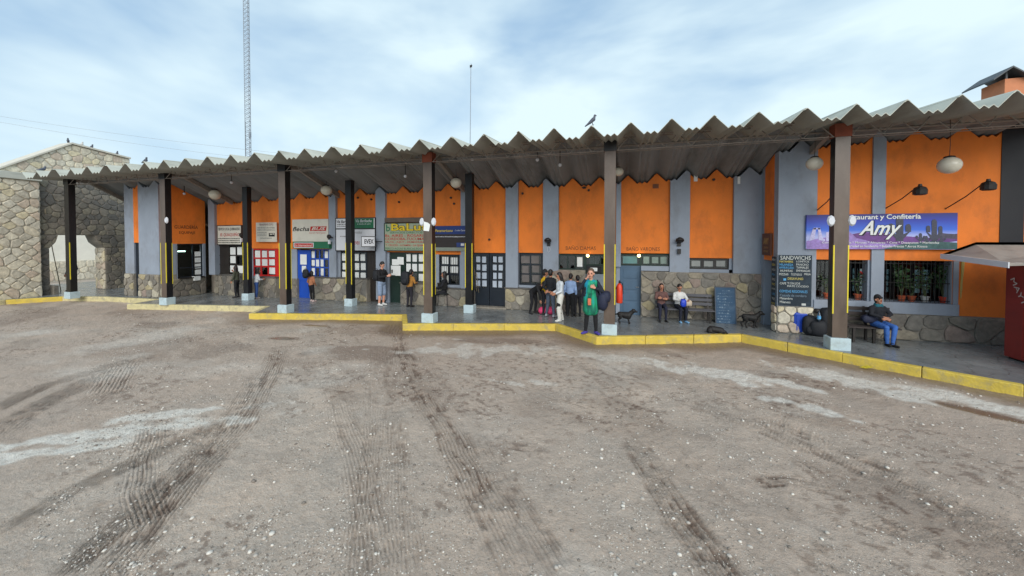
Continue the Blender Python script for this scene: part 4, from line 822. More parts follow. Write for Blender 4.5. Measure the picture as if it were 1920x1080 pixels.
tx(s3, 'flecha', 549, 425.5, 580, 433.5, INK, off=.018, shear=.25); 
a, b, c, d = rect_px(581, 424.5, 612.5, 433, YS - .003); MB().prism([(a, YS - .003, b), (c - .04, YS - .003, b), (c, YS - .003, d), (a + .04, YS - .003, d)], (0, .002, 0)).build('red_patch', INKRED, s3)
text_px('BUS', 584, 425.8, 610.5, 431.8, YS - .003, CREAM, s3, off=.02, shear=.3); tx(s3, 'Expreso Tigre Iguazú', 580, 435.5, 610, 438.5, INKRED)
s4 = sign('green strip sign with red label above the blue ticket window', 549, 453.3, 617, 466, GREENP, Y=YS - .12, th=.26)
YS4 = YS - .12; patch(s4, 'label_border', 550.5, 455, 588, 464.5, SIGNW, YS4); patch(s4, 'red_label', 552, 456.2, 586.5, 463.2, INKRED, YS4, d=.005); text_px('La Internacional', 553.5, 457.5, 585, 462, YS4 - .005, M('ink_pale', (226, 200, 190), .7, 0, 5, 0), s4, off=.01, shear=.2)
s5 = sign('wide white and green three-part coach sign in black frame', 630, 409.5, 703, 469.5, SIGNW, th=.12, frame=BLACKP)
patch(s5, 'divider', 630, 427.8, 703, 430, BLACKP, d=.012); patch(s5, 'green_panel', 664, 409.5, 700.5, 427.8, GREENP)
tx(s5, 'Vía Bariloche', 631, 413, 662, 418.5, INK, off=.014, shear=.2); squiggle(s5, 632, 420, 660, 426.5, INK, rows=2, seed=5)
text_px('Vía Bariloche', 667, 411.5, 697, 417, YS - .003, SIGNW, s5, off=.014, shear=.2); text_px('a todo el país', 670, 418.5, 695, 422, YS - .003, SIGNW, s5, shear=.2)
squiggle(s5, 638, 442, 650, 446, MATS['ink_grey'], seed=6); tx(s5, 'Mercobus', 660, 433, 679, 438, MATS['ink_grey'], shear=.2); tx(s5, 'EVEX', 665, 452.5, 675, 458.5, INKRED, off=.02)
# projecting box sign
ev = ony(690, 452, Yw - .55); sg = empty('box_sign', (ev[0], Yw - .5, ev[2])); tag(sg, 'small white box sign reading EVEX jutting out from the wall', 'sign')
x0_, x1_ = float(ony(679, 452, Yw - .75)[0]), float(ony(705, 452, Yw - .45)[0]); z0_, z1_ = float(ony(690, 463, Yw - .6)[2]), float(ony(690, 443, Yw - .6)[2])
q = [(x0_, Yw - .8), (x1_, Yw - .5), (x1_ - .06, Yw - .36), (x0_ - .06, Yw - .66)]; MB().prism([(x, y, z0_) for x, y in q], (0, 0, z1_ - z0_)).build('box', BLACKP, sg)
ex = (x1_ - x0_, .3, 0); e0 = np.array([x0_, Yw - .8, z0_]); ev_ = np.array(ex); pn = np.array([.3, -(x1_ - x0_), 0]); pn /= np.linalg.norm(pn)
fc = [e0 + ev_ * .04 + pn * .004 + (0, 0, .03), e0 + ev_ * .96 + pn * .004 + (0, 0, .03), e0 + ev_ * .96 + pn * .004 + (0, 0, z1_ - z0_ - .03), e0 + ev_ * .04 + pn * .004 + (0, 0, z1_ - z0_ - .03)]
MB().prism(fc, tuple(pn * -.003)).build('face', SIGNW, sg); text('EVEX', e0 + ev_ * .22 + pn * .004 + (0, 0, (z1_ - z0_) * .3), ev_ * .66, (0, 0, (z1_ - z0_) * .42), INK, sg, off=.03, split=True)
MB().tube([(x1_ - .03, Yw - .43, (z0_ + z1_) / 2), (x1_ + .05, Yw - .1, (z0_ + z1_) / 2)], .015, 6).build('bracket', BLACKP, sg)
s6 = sign('pale green destination sign with big yellow Balut letters', 721.5, 419, 801, 469.5, M('sign_pale_green', (150, 160, 138), .6, .08, 3, 0), th=.14, frame=DKGREEN)
pbox('sign_hood', M('sign_hood', (96, 84, 74), .7, .2, 4, .1), s6, 721, 408, 801, 416.5, YS, .14)
yl = M('ink_yellow', (214, 186, 40), .6, .08, 5, 0)
tx(s6, 'b', 724, 421, 731.5, 434, M('ink_green', (40, 110, 80), .7, 0, 5, 0), off=.02); text_px('BaLut', 733, 418.5, 801.2, 433.5, YS, INK, s6, off=.055, depth=.003); text_px('BaLut', 733.6, 419.2, 800.6, 432.8, YS, yl, s6, off=.02, depth=.007)
for str_, x0, x1, y0, y1, m_ in [('SERVICIOS DIRECTOS', 731, 792, 434.5, 438, MATS['ink_green']), ('Bs. AIRES - ROSARIO', 722.5, 801, 439.3, 444.3, INKRED), ('CORDOBA-TUCUMAN', 722.5, 801, 445.6, 450.4, INKRED), ('SALTA - JUJUY - HUMAHUACA', 722.5, 801, 452, 456.5, INKRED), ('T. CRUCES - A.PAMPA - LA QUIACA', 723, 801, 458, 462, INKRED), ('PERICO-AGUAS BLANCAS-POCITOS', 722.5, 801, 464, 468, MATS['ink_green'])]: tx(s6, str_, x0, y0, x1, y1, m_, off=.012)
s7 = sign('dark brown and blue coach sign between the front and the rear column', 814, 423.5, 874, 470.5, M('sign_dark_brown', (44, 36, 36), .6, .15, 3, 0), th=.12)
patch(s7, 'blue_panel', 814, 423.5, 874, 439, M('sign_deep_blue', (16, 46, 112), .5, .06, 3, 0)); text_px('Panamericano', 816, 430, 849, 435, YS - .003, yl, s7, off=.01, shear=.2); text_px('Coche Cama', 853, 430.5, 872, 433.5, YS - .003, SIGNW, s7, shear=.2)
squiggle(s7, 815, 443, 873, 446, SIGNW, seed=8); patch(s7, 'pale_strip', 814, 464, 874, 470.5, M('ink_khaki', (130, 138, 128), .7, .1, 5, 0)); patch(s7, 'bus_picture', 856, 455, 871, 463.5, M('ink_blue', (40, 60, 120), .6, .2, 5, 0)); patch(s7, 'bus_window', 864, 456.5, 870, 461, SIGNW, d=.006)
# restaurant sign: printed panel built as layered flat print
YA = YB - .1; am = empty('restaurant_sign', ony(1653, 467, YA)); tag(am, 'long blue and purple Restaurant y Confitería Amy sign with cactus landscape', 'sign')
skm = M('print_sky', (30, 50, 150), .45, .25, 1.2, 0, stretch=(1, 1, 3)); a, b, c, d = rect_px(1512, 401, 1795, 467, YA); MB().box(a, YA, b, c, YA + .06, d).build('board', skm, am)
tN = skm.node_tree; g_ = tN.nodes.new('ShaderNodeNewGeometry'); sx_ = tN.nodes.new('ShaderNodeSeparateXYZ'); tN.links.new(g_.outputs['Position'], sx_.inputs[0]); mr_ = tN.nodes.new('ShaderNodeMapRange'); mr_.inputs['From Min'].default_value = b + (d - b) * .35; mr_.inputs['From Max'].default_value = d; tN.links.new(sx_.outputs['Z'], mr_.inputs['Value'])
rp_ = tN.nodes.new('ShaderNodeValToRGB'); el = rp_.color_ramp.elements; el[0].color = lin((176, 184, 232)); el[1].color = lin((34, 34, 110)); e2 = el.new(.3); e2.color = lin((52, 104, 214)); e3 = el.new(.7); e3.color = lin((38, 58, 170)); tN.links.new(mr_.outputs['Result'], rp_.inputs['Fac'])
bc = tN.nodes['Principled BSDF'].inputs['Base Color']; tN.links.new(rp_.outputs['Color'], bc)
def ap(nm, pts, mat, dd): W_ = [ony(x, y, YA - dd) for x, y in pts]; return MB().prism(W_, (0, .0015, 0)).build(nm, mat, am)
lil = M('print_lilac', (150, 124, 190), .5, .3, 14, 0); pur = M('print_purple', (104, 60, 130), .5, .3, 10, 0); grn = M('print_green', (56, 92, 92), .5, .35, 12, 0); cac = M('print_cactus', (58, 60, 78), .5, .35, 30, 0); gry = M('print_grey', (70, 66, 84), .5, .4, 20, 0)
ap('hill_print', [(1512, 467), (1512, 452), (1540, 446), (1560, 444), (1585, 437), (1592, 434), (1606, 446), (1640, 455), (1690, 460), (1720, 467)], lil, .002)
ap('hill_print', [(1598, 439), (1620, 435), (1660, 437), (1700, 443), (1740, 446), (1795, 438), (1795, 452), (1720, 462), (1640, 455), (1606, 446)], pur, .0035)
ap('hill_print', [(1760, 436), (1775, 438), (1795, 439), (1795, 448), (1755, 446)], gry, .005)
ap('ground_print', [(1655, 467), (1690, 458), (1750, 452), (1795, 455), (1795, 467)], grn, .005)
for pts in ([(1517, 452), (1524, 429), (1530, 427), (1530, 430), (1527, 449)], [(1535, 450), (1534, 430), (1534, 427), (1538, 428), (1543, 447), (1547, 449), (1547, 452)], [(1524, 430), (1526, 427), (1538, 427), (1538, 430)], [(1549, 452), (1549, 436), (1556, 434), (1560, 442), (1560, 452)]): ap('stone_arch_print', pts, M('print_pale_lilac', (190, 186, 224), .5, .2, 30, 0), .0065)
def cact(cx, cy, h, w): 
    mbp = lambda x, y, ww, hh: [(x - ww + (ww * (1 - math.cos(t_))) * 1.0, y) for t_ in ()] 
    def cap_(x, yb_, yt_, ww):
        pts = [(x - ww, yb_), (x - ww, yt_ + ww)] + [(x - ww * math.cos(t_), yt_ + ww - ww * math.sin(t_)) for t_ in np.linspace(.3, math.pi - .3, 5)] + [(x + ww, yt_ + ww), (x + ww, yb_)]
        return pts
    ap('cactus_print', cap_(cx, cy, cy - h, w), cac, .0075); ap('cactus_print', cap_(cx - w * 2.3, cy - h * .42, cy - h * .72, w * .75), cac, .009); ap('cactus_print', cap_(cx + w * 2.3, cy - h * .38, cy - h * .7, w * .75), cac, .009)
    ap('cactus_print', [(cx - w * 3, cy - h * .45), (cx - w, cy - h * .28), (cx + w, cy - h * .28), (cx + w * 3, cy - h * .42), (cx + w * 1.2, cy - h * .12), (cx - w * 1.2, cy - h * .12)], cac, .0105)
cact(1752, 453, 42, 5); cact(1687, 452, 46, 7); cact(1726, 453, 16, 3); cact(1737, 454, 12, 3); cact(1765, 454, 12, 3)
text_px('Restaurant y Confitería', 1580, 403, 1726, 414.5, YA, WHITE, am, off=.022, depth=.012)
text_px('Amy', 1610, 413.5, 1691, 450, YA, INK, am, off=.05, shear=.45, depth=.013, split=True); text_px('Amy', 1609.5, 414, 1690, 449, YA, WHITE, am, off=.02, shear=.45, depth=.016, split=True)
text_px('Comidas Regionales * Minutas * Almuerzo * Cena * Desayunos * Meriendas', 1541, 452.5, 1760, 457.5, YA, WHITE, am, off=.006, depth=.013); text_px('Pizzas, Variedad en Sandwichs * Bebidas Frescas * Arroz Kiosco', 1570, 459, 1738, 464, YA, WHITE, am, off=.006, depth=.013)
# AMY wooden board on the side wall
yy0, yy1 = float(onx(1423, 460, XC)[1]), float(onx(1449, 460, XC)[1]); zz0, zz1 = float(onx(1436, 478, XC)[2]), float(onx(1436, 438, XC)[2]); yy0, yy1 = max(yy0, yy1) , min(yy0, yy1); yy0 = min(yy0, YD1 - .24)
wbx = empty('wooden_sign', (XC - .03, (yy0 + yy1) / 2, zz0)); tag(wbx, 'small brown wooden AMY sign on the orange side wall', 'sign'); MB().box(XC - .06, yy1, zz0, XC - .01, yy0, zz1).build('board', M('brown_wood', (92, 54, 36), .6, .25, 6, .1), wbx)
gold = M('ink_tan', (176, 140, 84), .6, .1, 5, 0); text('AMY', (XC - .06, yy0 - .12, zz0 + (zz1 - zz0) * .5), (0, -(yy0 - yy1 - .24), 0), (0, 0, (zz1 - zz0) * .3), gold, wbx, off=.03)
for k in range(2): text('CONFITERIA' if k == 0 else 'RESTAURANT', (XC - .06, yy0 - .15, zz0 + (zz1 - zz0) * (.3 - .17 * k)), (0, -(yy0 - yy1 - .3), 0), (0, 0, (zz1 - zz0) * .1), gold, wbx)
# sandwich boards
SLATE = M('slate_board', (34, 48, 60), .7, .25, 4, .05, dirt=((70, 90, 104), .5, 3)); YM = YB - .06
mbd = sign('tall dark chalk menu board headed SANDWICHS on the corner pillar', 1460, 478.5, 1522, 573.5, SLATE, Y=YM, th=.025, name='menu_board'); chb = M('chalk_blue', (96, 170, 220), .8, .1, 20, 0); chw = M('chalk_white', (206, 210, 206), .8, .15, 30, 0); chy = M('chalk_yellow', (216, 200, 110), .8, .1, 20, 0)
for str_, x0, y0, x1, y1, m_ in [('SANDWICHS', 1463, 479.5, 1520, 487, chw), ('MATAMBRE', 1461.5, 488.5, 1487, 492, chy), ('LOMITOS', 1493, 488.5, 1517, 492, chw), ('MILANESA', 1461.5, 494, 1487, 498, chb), ('PANCHO', 1493, 494, 1516, 498, chw), ('HAMBURGUESA', 1461.5, 499.5, 1488, 503.5, chb), ('TAMALES', 1493, 499.5, 1516, 503.5, chw), ('HUMITAS', 1463, 505.5, 1486, 509.5, chw), ('EMPANADAS', 1493, 505.5, 1519, 509.5, chw), ('PIZZAS', 1461, 512, 1478, 516, chw), ('TOSTADOS', 1483, 512.5, 1503, 516.5, chw), ('MIGA', 1508, 512, 1520, 516, chw), ('DESAYUNO', 1477, 520, 1506, 524.5, chy), ('CAFE', 1462, 529, 1474, 533, chw), ('TE CON LECHE', 1476, 529, 1500, 533, chw), ('MATE COCIDO', 1476, 534.5, 1516, 538, chw), ('COMIDAS REGIONALES', 1461.5, 543, 1514, 548, chb), ('Cazuela de cordero', 1462, 551, 1512, 555.5, M('chalk_dim', (120, 140, 156), .8, .1, 20, 0)), ('Matambre', 1462, 557, 1486, 561, chw), ('Milanesa', 1462, 563.5, 1482, 568, chw)]: tx(mbd, str_, x0, y0, x1, y1, m_, Y=YM, off=.008)
patch(mbd, 'chalk_cup', 1469, 522, 1474, 526, chb, YM); patch(mbd, 'worn_patch', 1503, 569, 1511, 573, chw, YM)
ms = empty('menu_board', (XC - .04, YB + .1, 1.0)); tag(ms, 'narrow dark chalk menu board on the doorway side of the corner pillar', 'sign'); zm0, zm1 = float(onx(1453, 573, XC)[2]), float(onx(1453, 481, XC)[2])
MB().box(XC - .035, YB - .02, zm0, XC - .005, YB + .28, zm1).build('board', SLATE, ms)
for k, str_ in enumerate(['MENU', 'BEBIDAS', 'GASEOSAS', 'AGUA', 'CERVEZA', 'VINO', 'JUGOS', 'CAFE', 'TE', 'MATE', 'FRUTAS']): text(str_, (XC - .035, YB + .25, zm1 - .12 - k * .135), (0, -.24, 0), (0, 0, .06), [chw, chy, chw, chb][k % 4], ms)
# leaning blue chalk board
YC = 12.85; a, b, c, d = rect_px(1343.5, 541, 1380, 603, YC); lb_ = empty('chalk_board', ((a + c) / 2, YC, .2)); tag(lb_, 'blue chalk board standing against the stone wall beside the bench', 'sign')
cb_m = M('blue_chalkboard', (46, 76, 104), .75, .15, 5, .05, dirt=((84, 110, 134), .6, 4)); MB().prism([(a, YC, .2), (c, YC, .2), (c, YC + .18, d), (a, YC + .18, d)], (0, .03, 0)).build('board', cb_m, lb_); sl_ = .18 / (d - .2)
mb = MB(); f = .025
for q in ((a - f, a), (c, c + f)): mb.prism([(q[0], YC - .01, .2), (q[1], YC - .01, .2), (q[1], YC + .17, d), (q[0], YC + .17, d)], (0, .05, 0))
mb.prism([(a - f, YC + .17, d), (c + f, YC + .17, d), (c + f, YC + .17 + .005, d + f), (a - f, YC + .17 + .005, d + f)], (0, .05, 0)); mb.build('frame', M('board_frame', (60, 70, 84), .6, .2, 6, 0), lb_)
rs = random.Random(5)
for k in range(13):
    z = d - .1 - k * .085; y = YC + sl_ * (z - .2); w_ = rs.uniform(.4, .8) * (c - a); xq = a + rs.uniform(.04, .12) * (c - a) + (.25 * (c - a) if k == 0 else 0); mb = MB()
    while xq < a + w_ + .05 and xq < c - .04: ww = rs.uniform(.015, .05); hh = rs.uniform(.02, .04); mb.prism([(xq, y - .003, z), (xq + ww, y - .003, z), (xq + ww, y - .003 + hh * sl_, z + hh), (xq, y - .003 + hh * sl_, z + hh)][: 4] if rs.random() < .4 else [(xq, y - .003, z), (xq + ww, y - .003 + .006 * sl_, z + .01), (xq + ww, y - .003 + .012 * sl_, z + .018), (xq, y - .003 + .008 * sl_, z + .01)], (0, .001, 0)); xq += ww + rs.uniform(.01, .03)
    mb.build('chalk_writing', MATS['chalk_dim'], lb_)
# papers on the doors
def papers(lst, Y, nm_label, mat=WHITE):
    for k, (x0, y0, x1, y1) in enumerate(lst):
        o = pbox('paper_notice', mat, None, x0, y0, x1, y1, Y - .003 * k, .002); tag(o, nm_label, 'paper', nm_label)
papers([(735, 486, 748, 497), (745, 482, 757, 496), (733, 498, 742, 516), (741, 498, 751, 517)], Yw + .03, 'white paper notice taped to the dark green door')
papers([(563, 477, 575, 496), (566, 498.5, 574, 511)], Yw + .02, 'white paper notice taped to the bright blue door')
# ================================================================== FURNITURE AND SMALL THINGS
def bench(X0, X1, Y0, Y1, label, mat, back=True):
    b = empty('bench', ((X0 + X1) / 2, (Y0 + Y1) / 2, .2)); tag(b, label, 'bench'); z = .2 + .36
    for k in range(4): y = Y0 + (Y1 - Y0 - .08) * k / 3 * .85; MB().box(X0, y, z, X1, y + .085, z + .03).build('seat_slat', mat, b, bevel=.005)
    if back:
        for k in range(3): y = Y1 - .06 + k * .03; MB().box(X0, y, z + .12 + k * .13, X1, y + .03, z + .21 + k * .13).build('back_slat', mat, b, bevel=.005)
    for x in (X0 + .12, (X0 + X1) / 2, X1 - .12):
        MB().box(x - .025, Y0 + .02, .2, x + .025, Y0 + .07, z).build('leg', DKMETAL, b); m = MB().box(x - .025, Y1 - .1, .2, x + .025, Y1 - .05, z)
        if back: m.prism([(x - .025, Y1 - .1, z), (x - .025, Y1 - .05, z), (x - .025, Y1 + .06, z + .48), (x - .025, Y1 + .03, z + .48)], (.05, 0, 0))
        m.build('leg', DKMETAL, b)
    return b
YBN = 12.72
bench(float(ony(1230, 580, YBN)[0]), float(ony(1340, 580, YBN)[0]), YBN - .05, YBN + .4, 'long grey slatted bench with two seated women by the stone wall', M('grey_bench_wood', (88, 88, 94), .65, .2, 5, .1, stretch=(.4, 4, 4)))
YBR = 11.35
bench(float(ony(1592, 600, YBR)[0]), float(ony(1692, 600, YBR)[0]), YBR, YBR + .45, 'dark slatted bench under the restaurant windows', M('dark_bench_wood', (52, 44, 42), .6, .2, 5, .1, stretch=(.4, 4, 4)))
def chair(x, y, label):
    c = empty('chair', (x, y, .2)); tag(c, label, 'chair', 'black chairs by the window'); z = .65
    MB().box(x - .2, y - .2, z, x + .2, y + .2, z + .05).build('seat', BLACKP, c, bevel=.01); MB().prism([(x - .2, y - .2, z + .2), (x - .2, y - .23, z + .45), (x + .2, y - .23, z + .45), (x + .2, y - .2, z + .2)], (0, .03, 0)).build('backrest', BLACKP, c)
    for sx in (-1, 1):
        for sy in (-1, 1): MB().tube([(x + sx * .18, y + sy * .18, z), (x + sx * .2, y + sy * .2, .2)], .014, 6).build('leg', BLACKP, c)
        MB().tube([(x + sx * .18, y - .2, z), (x + sx * .18, y - .22, z + .44)], .012, 6).build('back_post', BLACKP, c)
p = onz(834, 573); chair(p[0], p[1], 'black chair with a dark-clothed person under the barred window')
p = onz(790, 571); st = empty('stool', (p[0], p[1], .2)); tag(st, 'black stool beside the ticket counter', 'stool'); MB().box(p[0] - .17, p[1] - .17, .62, p[0] + .17, p[1] + .17, .66).build('seat', BLACKP, st, bevel=.01)
for sx in (-1, 1):
    for sy in (-1, 1): MB().box(p[0] + sx * .14 - .018, p[1] + sy * .14 - .018, .2, p[0] + sx * .14 + .018, p[1] + sy * .14 + .018, .62).build('leg', BLACKP, st)
# fire extinguisher on the column beside the toilets door
ex_ = (CX[4] + .255, 10.72); z0 = float(ony(1157, 568, 10.72)[2]); z1 = float(ony(1157, 531, 10.72)[2]); fe = empty('fire_extinguisher', (ex_[0], ex_[1], z0)); tag(fe, 'red-orange fire extinguisher hanging on the column beside the woman', 'extinguisher'); h = z1 - z0
redx = M('extinguisher_red', (210, 62, 34), .4, .08, 5, 0); MB().lathe((ex_[0], ex_[1], z0), [(.075, 0), (.085, .02), (.085, h * .82), (.06, h * .93), (.03, h)], 16).build('cylinder', redx, fe, smooth=True); MB().lathe((ex_[0], ex_[1], z0 + h), [(.025, 0), (.025, .05), (.015, .08)], 10).build('valve', DKMETAL, fe); MB().tube([(ex_[0], ex_[1], z0 + h + .05), (ex_[0] + .08, ex_[1] - .05, z0 + h), (ex_[0] + .1, ex_[1] - .06, z0 + h * .5)], .01, 6).build('hose', BLACKP, fe); MB().box(ex_[0] - .12, ex_[1] - .02, z0 + h * .7, ex_[0] - .07, ex_[1] + .02, z0 + h * .78).build('bracket', DKMETAL, fe)
# poles
bam = M('bamboo', (190, 170, 96), .6, .15, 6, .1, stretch=(1, 1, .3)); stick = M('pale_stick', (150, 136, 112), .7, .15, 6, .1)
def pole(p0, p1, r, mat, label, grp=None, nm='pole', nodes=0):
    p0, p1 = Vector(p0), Vector(p1); pts = [p0 + (p1 - p0) * t + Vector((.012 * math.sin(9 * t), 0, .0)) for t in np.linspace(0, 1, 9)]; m = MB().tube(pts, [r * (1 - .25 * t) for t in np.linspace(0, 1, 9)], 7)
    o = m.build(nm, mat, smooth=True); tag(o, label, 'pole', grp); return o
for (bx, by), (tx_, ty_) in (((1796, 641), (1808, 462)), ((1804, 641), (1803, 470))):
    a = onz(bx, by); t_ = ony(tx_, ty_, YB - .05); pole(a, t_, .022, bam, 'yellow bamboo pole leaning on the wall beside the plant window', 'bamboo poles at the restaurant', 'bamboo_pole')
for (bx, by), (tx_, ty_) in (((897, 570), (889, 505)), ((901, 570), (893, 512))): pole(onz(bx, by), ony(tx_, ty_, 12.55), .014, stick, 'thin pale broom stick leaning behind the rear column', 'broom sticks', 'broom_stick')
a = onz(114, 545); a = Vector((a[0], a[1], .2)); t_ = onx(84, 392, XA + .12); o = pole(a, t_, .02, stick, 'long thin pale stick leaning against the stone arch', None, 'stick')
# plants on the restaurant sill
LEAF = M('leaf_green', lincol=(.035, .09, .03), rough=.5, var=.4, scale=20, bump=0); LEAF2 = M('leaf_pale', lincol=(.07, .12, .05), rough=.5, var=.4, scale=20, bump=0); TERRA = M('terracotta', (176, 84, 50), .8, .12, 8, .1); WPOT = M('white_pot', (190, 188, 184), .7, .1, 8, .05); FLR = M('red_flower', (190, 30, 40), .6, .1, 9, 0); STEMM = M('stem', (90, 96, 60), .8, .1, 9, 0)
def plant(px, h, spread, n, mat, potmat, label, flower=0, seed=0, leaf=.06, pr=.085):
    rs = random.Random(seed); Y = YB + .24; x = Xp(px, 560, Y); z = zs + .002; p = empty('potted_plant', (x, Y, z)); tag(p, label, 'plant', 'potted plants on the restaurant sill'); ph = .15
    MB().lathe((x, Y, z), [(pr * .7, 0), (pr * .92, ph * .8), (pr * 1.06, ph * .8), (pr * 1.06, ph), (pr * .9, ph), (pr * .85, ph * .9)], 14).build('pot', potmat, p, smooth=False)
    ms, ml, mf = MB(), MB(), MB()
    for s in range(max(3, n // 14)):
        a = rs.uniform(0, 6.28); hh = h * rs.uniform(.55, 1); top = Vector((x + spread * math.cos(a) * rs.uniform(.3, 1), Y + .1 * math.sin(a), z + ph + hh)); b0 = Vector((x + rs.uniform(-.02, .02), Y, z + ph * .9)); mid = (b0 + top) / 2 + Vector((rs.uniform(-.04, .04), 0, .05)); ms.tube([b0, mid, top], [.006, .005, .003], 5)
        for k in range(14):
            t = rs.uniform(.35, 1.05); c = b0 * (1 - t) ** 2 + mid * 2 * t * (1 - t) + top * t * t; d = Vector((rs.gauss(0, 1), rs.gauss(0, .7), rs.gauss(.2, .6))).normalized(); L = leaf * rs.uniform(.7, 1.4); u = d.cross(Vector((rs.gauss(0, 1), rs.gauss(0, 1), rs.gauss(0, 1)))).normalized() * L * .42
            c = c + d * .02; ml.add([c, c + d * L * .5 + u, c + d * L + Vector((0, 0, -.01)), c + d * L * .5 - u], [(0, 1, 2), (0, 2, 3)], rs.choice([0, 0, 1]))
        if flower and s < flower: mf.ball(top, .03, 8)
    ms.build('stem', STEMM, p); ml.build('foliage', [mat, LEAF2 if mat is LEAF else LEAF], p)
    if flower: mf.build('flower', FLR, p)
plant(1550, .62, .25, 70, LEAF2, TERRA, 'spindly pale plant in the left restaurant window by the menu board', seed=1, leaf=.05); plant(1608, .6, .12, 80, LEAF, TERRA, 'red-flowered plant in terracotta pot just right of the column', flower=3, seed=2)
plant(1690, .9, .2, 150, LEAF, TERRA, 'tall round-leaved plant in terracotta pot above the seated man', seed=3, leaf=.085); plant(1709, .6, .14, 100, LEAF, TERRA, 'bushy dark plant squeezed between the two tallest pots', seed=4); plant(1734, .8, .22, 120, LEAF2, WPOT, 'leafy plant in a white pot in the restaurant window', seed=5); plant(1769, .85, .25, 110, LEAF, M('red_pot', (200, 64, 40), .7, .1, 8, .05), 'leaning plant in red-orange pot by the window end', seed=6, leaf=.075)
ht = MB().tube([(Xp(1745, 470, 13.4), 13.4, Zp(1745, 471, 13.4)), (Xp(1778, 470, 13.4), 13.4, Zp(1778, 469, 13.4))], .02, 6).build('tube_lamp', M('violet_light', (150, 140, 255), .4, 0, 3, 0, emit=2.5)); tag(ht, 'lit violet tube lamp inside the restaurant window', 'lamp')
# kiosk
kio = empty('kiosk', (9.2, 9.9, .2)); tag(kio, 'red metal kiosk with white graffiti and pale flat roof at the platform end', 'kiosk'); KX = float(onz(1887, 668)[0]) - .12; KY1 = 10.82; KY0 = 9.3; KXR = 10.4; RK = M('kiosk_red', (138, 46, 40), .5, .15, 3, .08, dirt=((96, 34, 32), .5, 2)); zk = float(onx(1890, 492, KX)[2])
MB().box(KX, KY0, .24, KXR, KY1, zk - .03).build('body', RK, kio, bevel=.01)
for y in np.linspace(KY0 + .38, KY1 - .38, 3): MB().box(KX - .012, y - .02, .28, KX, y + .02, zk - .02).build('panel_rib', RK, kio)
MB().box(KX + .05, KY0 + .05, .19, KXR - .05, KY1 - .05, .24).build('foot', DKMETAL, kio)
A_ = onx(1768, 477, KX - .75); B_ = onx(1830, 453, KX - .62)
rl = KX - .78; ra = float(A_[1]); zA = float(A_[2])
Nn = onx(1893, 493, rl); Bb = ony(1830, 454, ra); krm = M('kiosk_roof', (158, 150, 142), .6, .1, 3, .05, metal=.1, dirt=((110, 104, 98), .7, 2.5))
rp4 = [(rl, ra, zA), (rl, float(Nn[1]), float(Nn[2])), (KXR + .3, float(Nn[1]), float(Nn[2]) + .2), (KXR + .3, ra, float(Bb[2])), (float(Bb[0]), ra, float(Bb[2]))]
rk_ = MB().prism(rp4, (0, 0, -.06)).build('roof', krm, kio)
MB().prism([(rl - .02, ra, zA - .1), (rl - .02, float(Nn[1]), float(Nn[2]) - .1), (rl - .02, float(Nn[1]), float(Nn[2]) + .015), (rl - .02, ra, zA + .015)], (.02, 0, 0)).build('roof_edge', SIGNW, kio)
MB().tube([(rl + .1, ra - .15, .2), (rl + .1, ra - .15, zA)], .02, 6).build('roof_post', DKMETAL, kio) if False else None
grf = M('graffiti_white', (190, 180, 176), .7, .2, 20, 0)
text('MAYTOOS', (KX - .014, KY1 - .12, 1.9), (0, -.5, -.95), (0, -.09, .05), grf, kio, off=.0); text('AS', (KX - .014, 10.12, 1.75), (0, -.4, 0), (0, 0, .5), grf, kio, off=.01)
# chimney
cc = ony(1908, 180, 13.6); ch = empty('chimney', (cc[0], 13.9, 4.6)); tag(ch, 'orange plastered chimney with dark metal cap above the roof', 'chimney'); cw = .38
x0 = float(ony(1884, 160, 13.6)[0]); MB().box(x0, 13.6, 4.5, x0 + .8, 14.3, float(ony(1884, 148, 13.6)[2])).build('stack', M('chimney_orange', (196, 128, 92), .85, .12, 3, .2), ch)
zc = float(ony(1884, 148, 13.6)[2]); mt = M('cap_metal', (70, 74, 78), .5, .15, 5, .05, metal=.4); tp_ = ony(1860, 152, 13.5); pk_ = ony(1897, 127, 13.5); MB().prism([(tp_[0], 13.45, tp_[2]), (pk_[0], 13.45, pk_[2]), (2 * pk_[0] - tp_[0], 13.45, tp_[2]), (2 * pk_[0] - tp_[0], 13.45, tp_[2] + .04), (pk_[0], 13.45, pk_[2] + .04), (tp_[0], 13.45, tp_[2] + .04)], (0, 1.0, 0)).build('cap', mt, ch)
for dx in (.05, .75): MB().box(x0 + dx - .02, 13.62, zc, x0 + dx + .02, 13.66, zc + .2).build('cap_leg', mt, ch)
# lattice mast
YMS = 34.0; mx0 = float(ony(459.5, 250, YMS)[0]); mx1 = float(ony(467.5, 250, YMS)[0]); zTop = float(ony(465, -60, YMS)[2]); ma = empty('lattice_mast', ((mx0 + mx1) / 2, YMS, 0)); tag(ma, 'tall thin guyed lattice radio mast behind the station', 'mast'); mstl = M('galvanised', (150, 156, 164), .5, .1, 5, 0, metal=.3)
legs = [(mx0, YMS), (mx1, YMS), ((mx0 + mx1) / 2, YMS + .45)]
for x, y in legs: MB().tube([(x, y, 0), (x, y, zTop)], .03, 6).build('leg', mstl, ma)
hs = .5; k = 0; z = 6.0; first = None
while z < zTop - hs:
    if first is None:
        m = MB()
        for i in range(3): p_, q_ = legs[i], legs[(i + 1) % 3]; m.tube([(*p_, z), (*q_, z + hs / 2)], .02, 4); m.tube([(*q_, z + hs / 2), (*p_, z + hs)], .02, 4)
        first = m.build('bracing', mstl, ma)
    else: copy_tree(first, (0, 0, z - 6.0), ma)
    z += hs
MB().tube([((mx0 + mx1) / 2 - .25, YMS, 0 + 6.0), ((mx0 + mx1) / 2 - .25, YMS, float(ony(457, 228, YMS)[2]))], .015, 5).build('cable', BLACKP, ma)
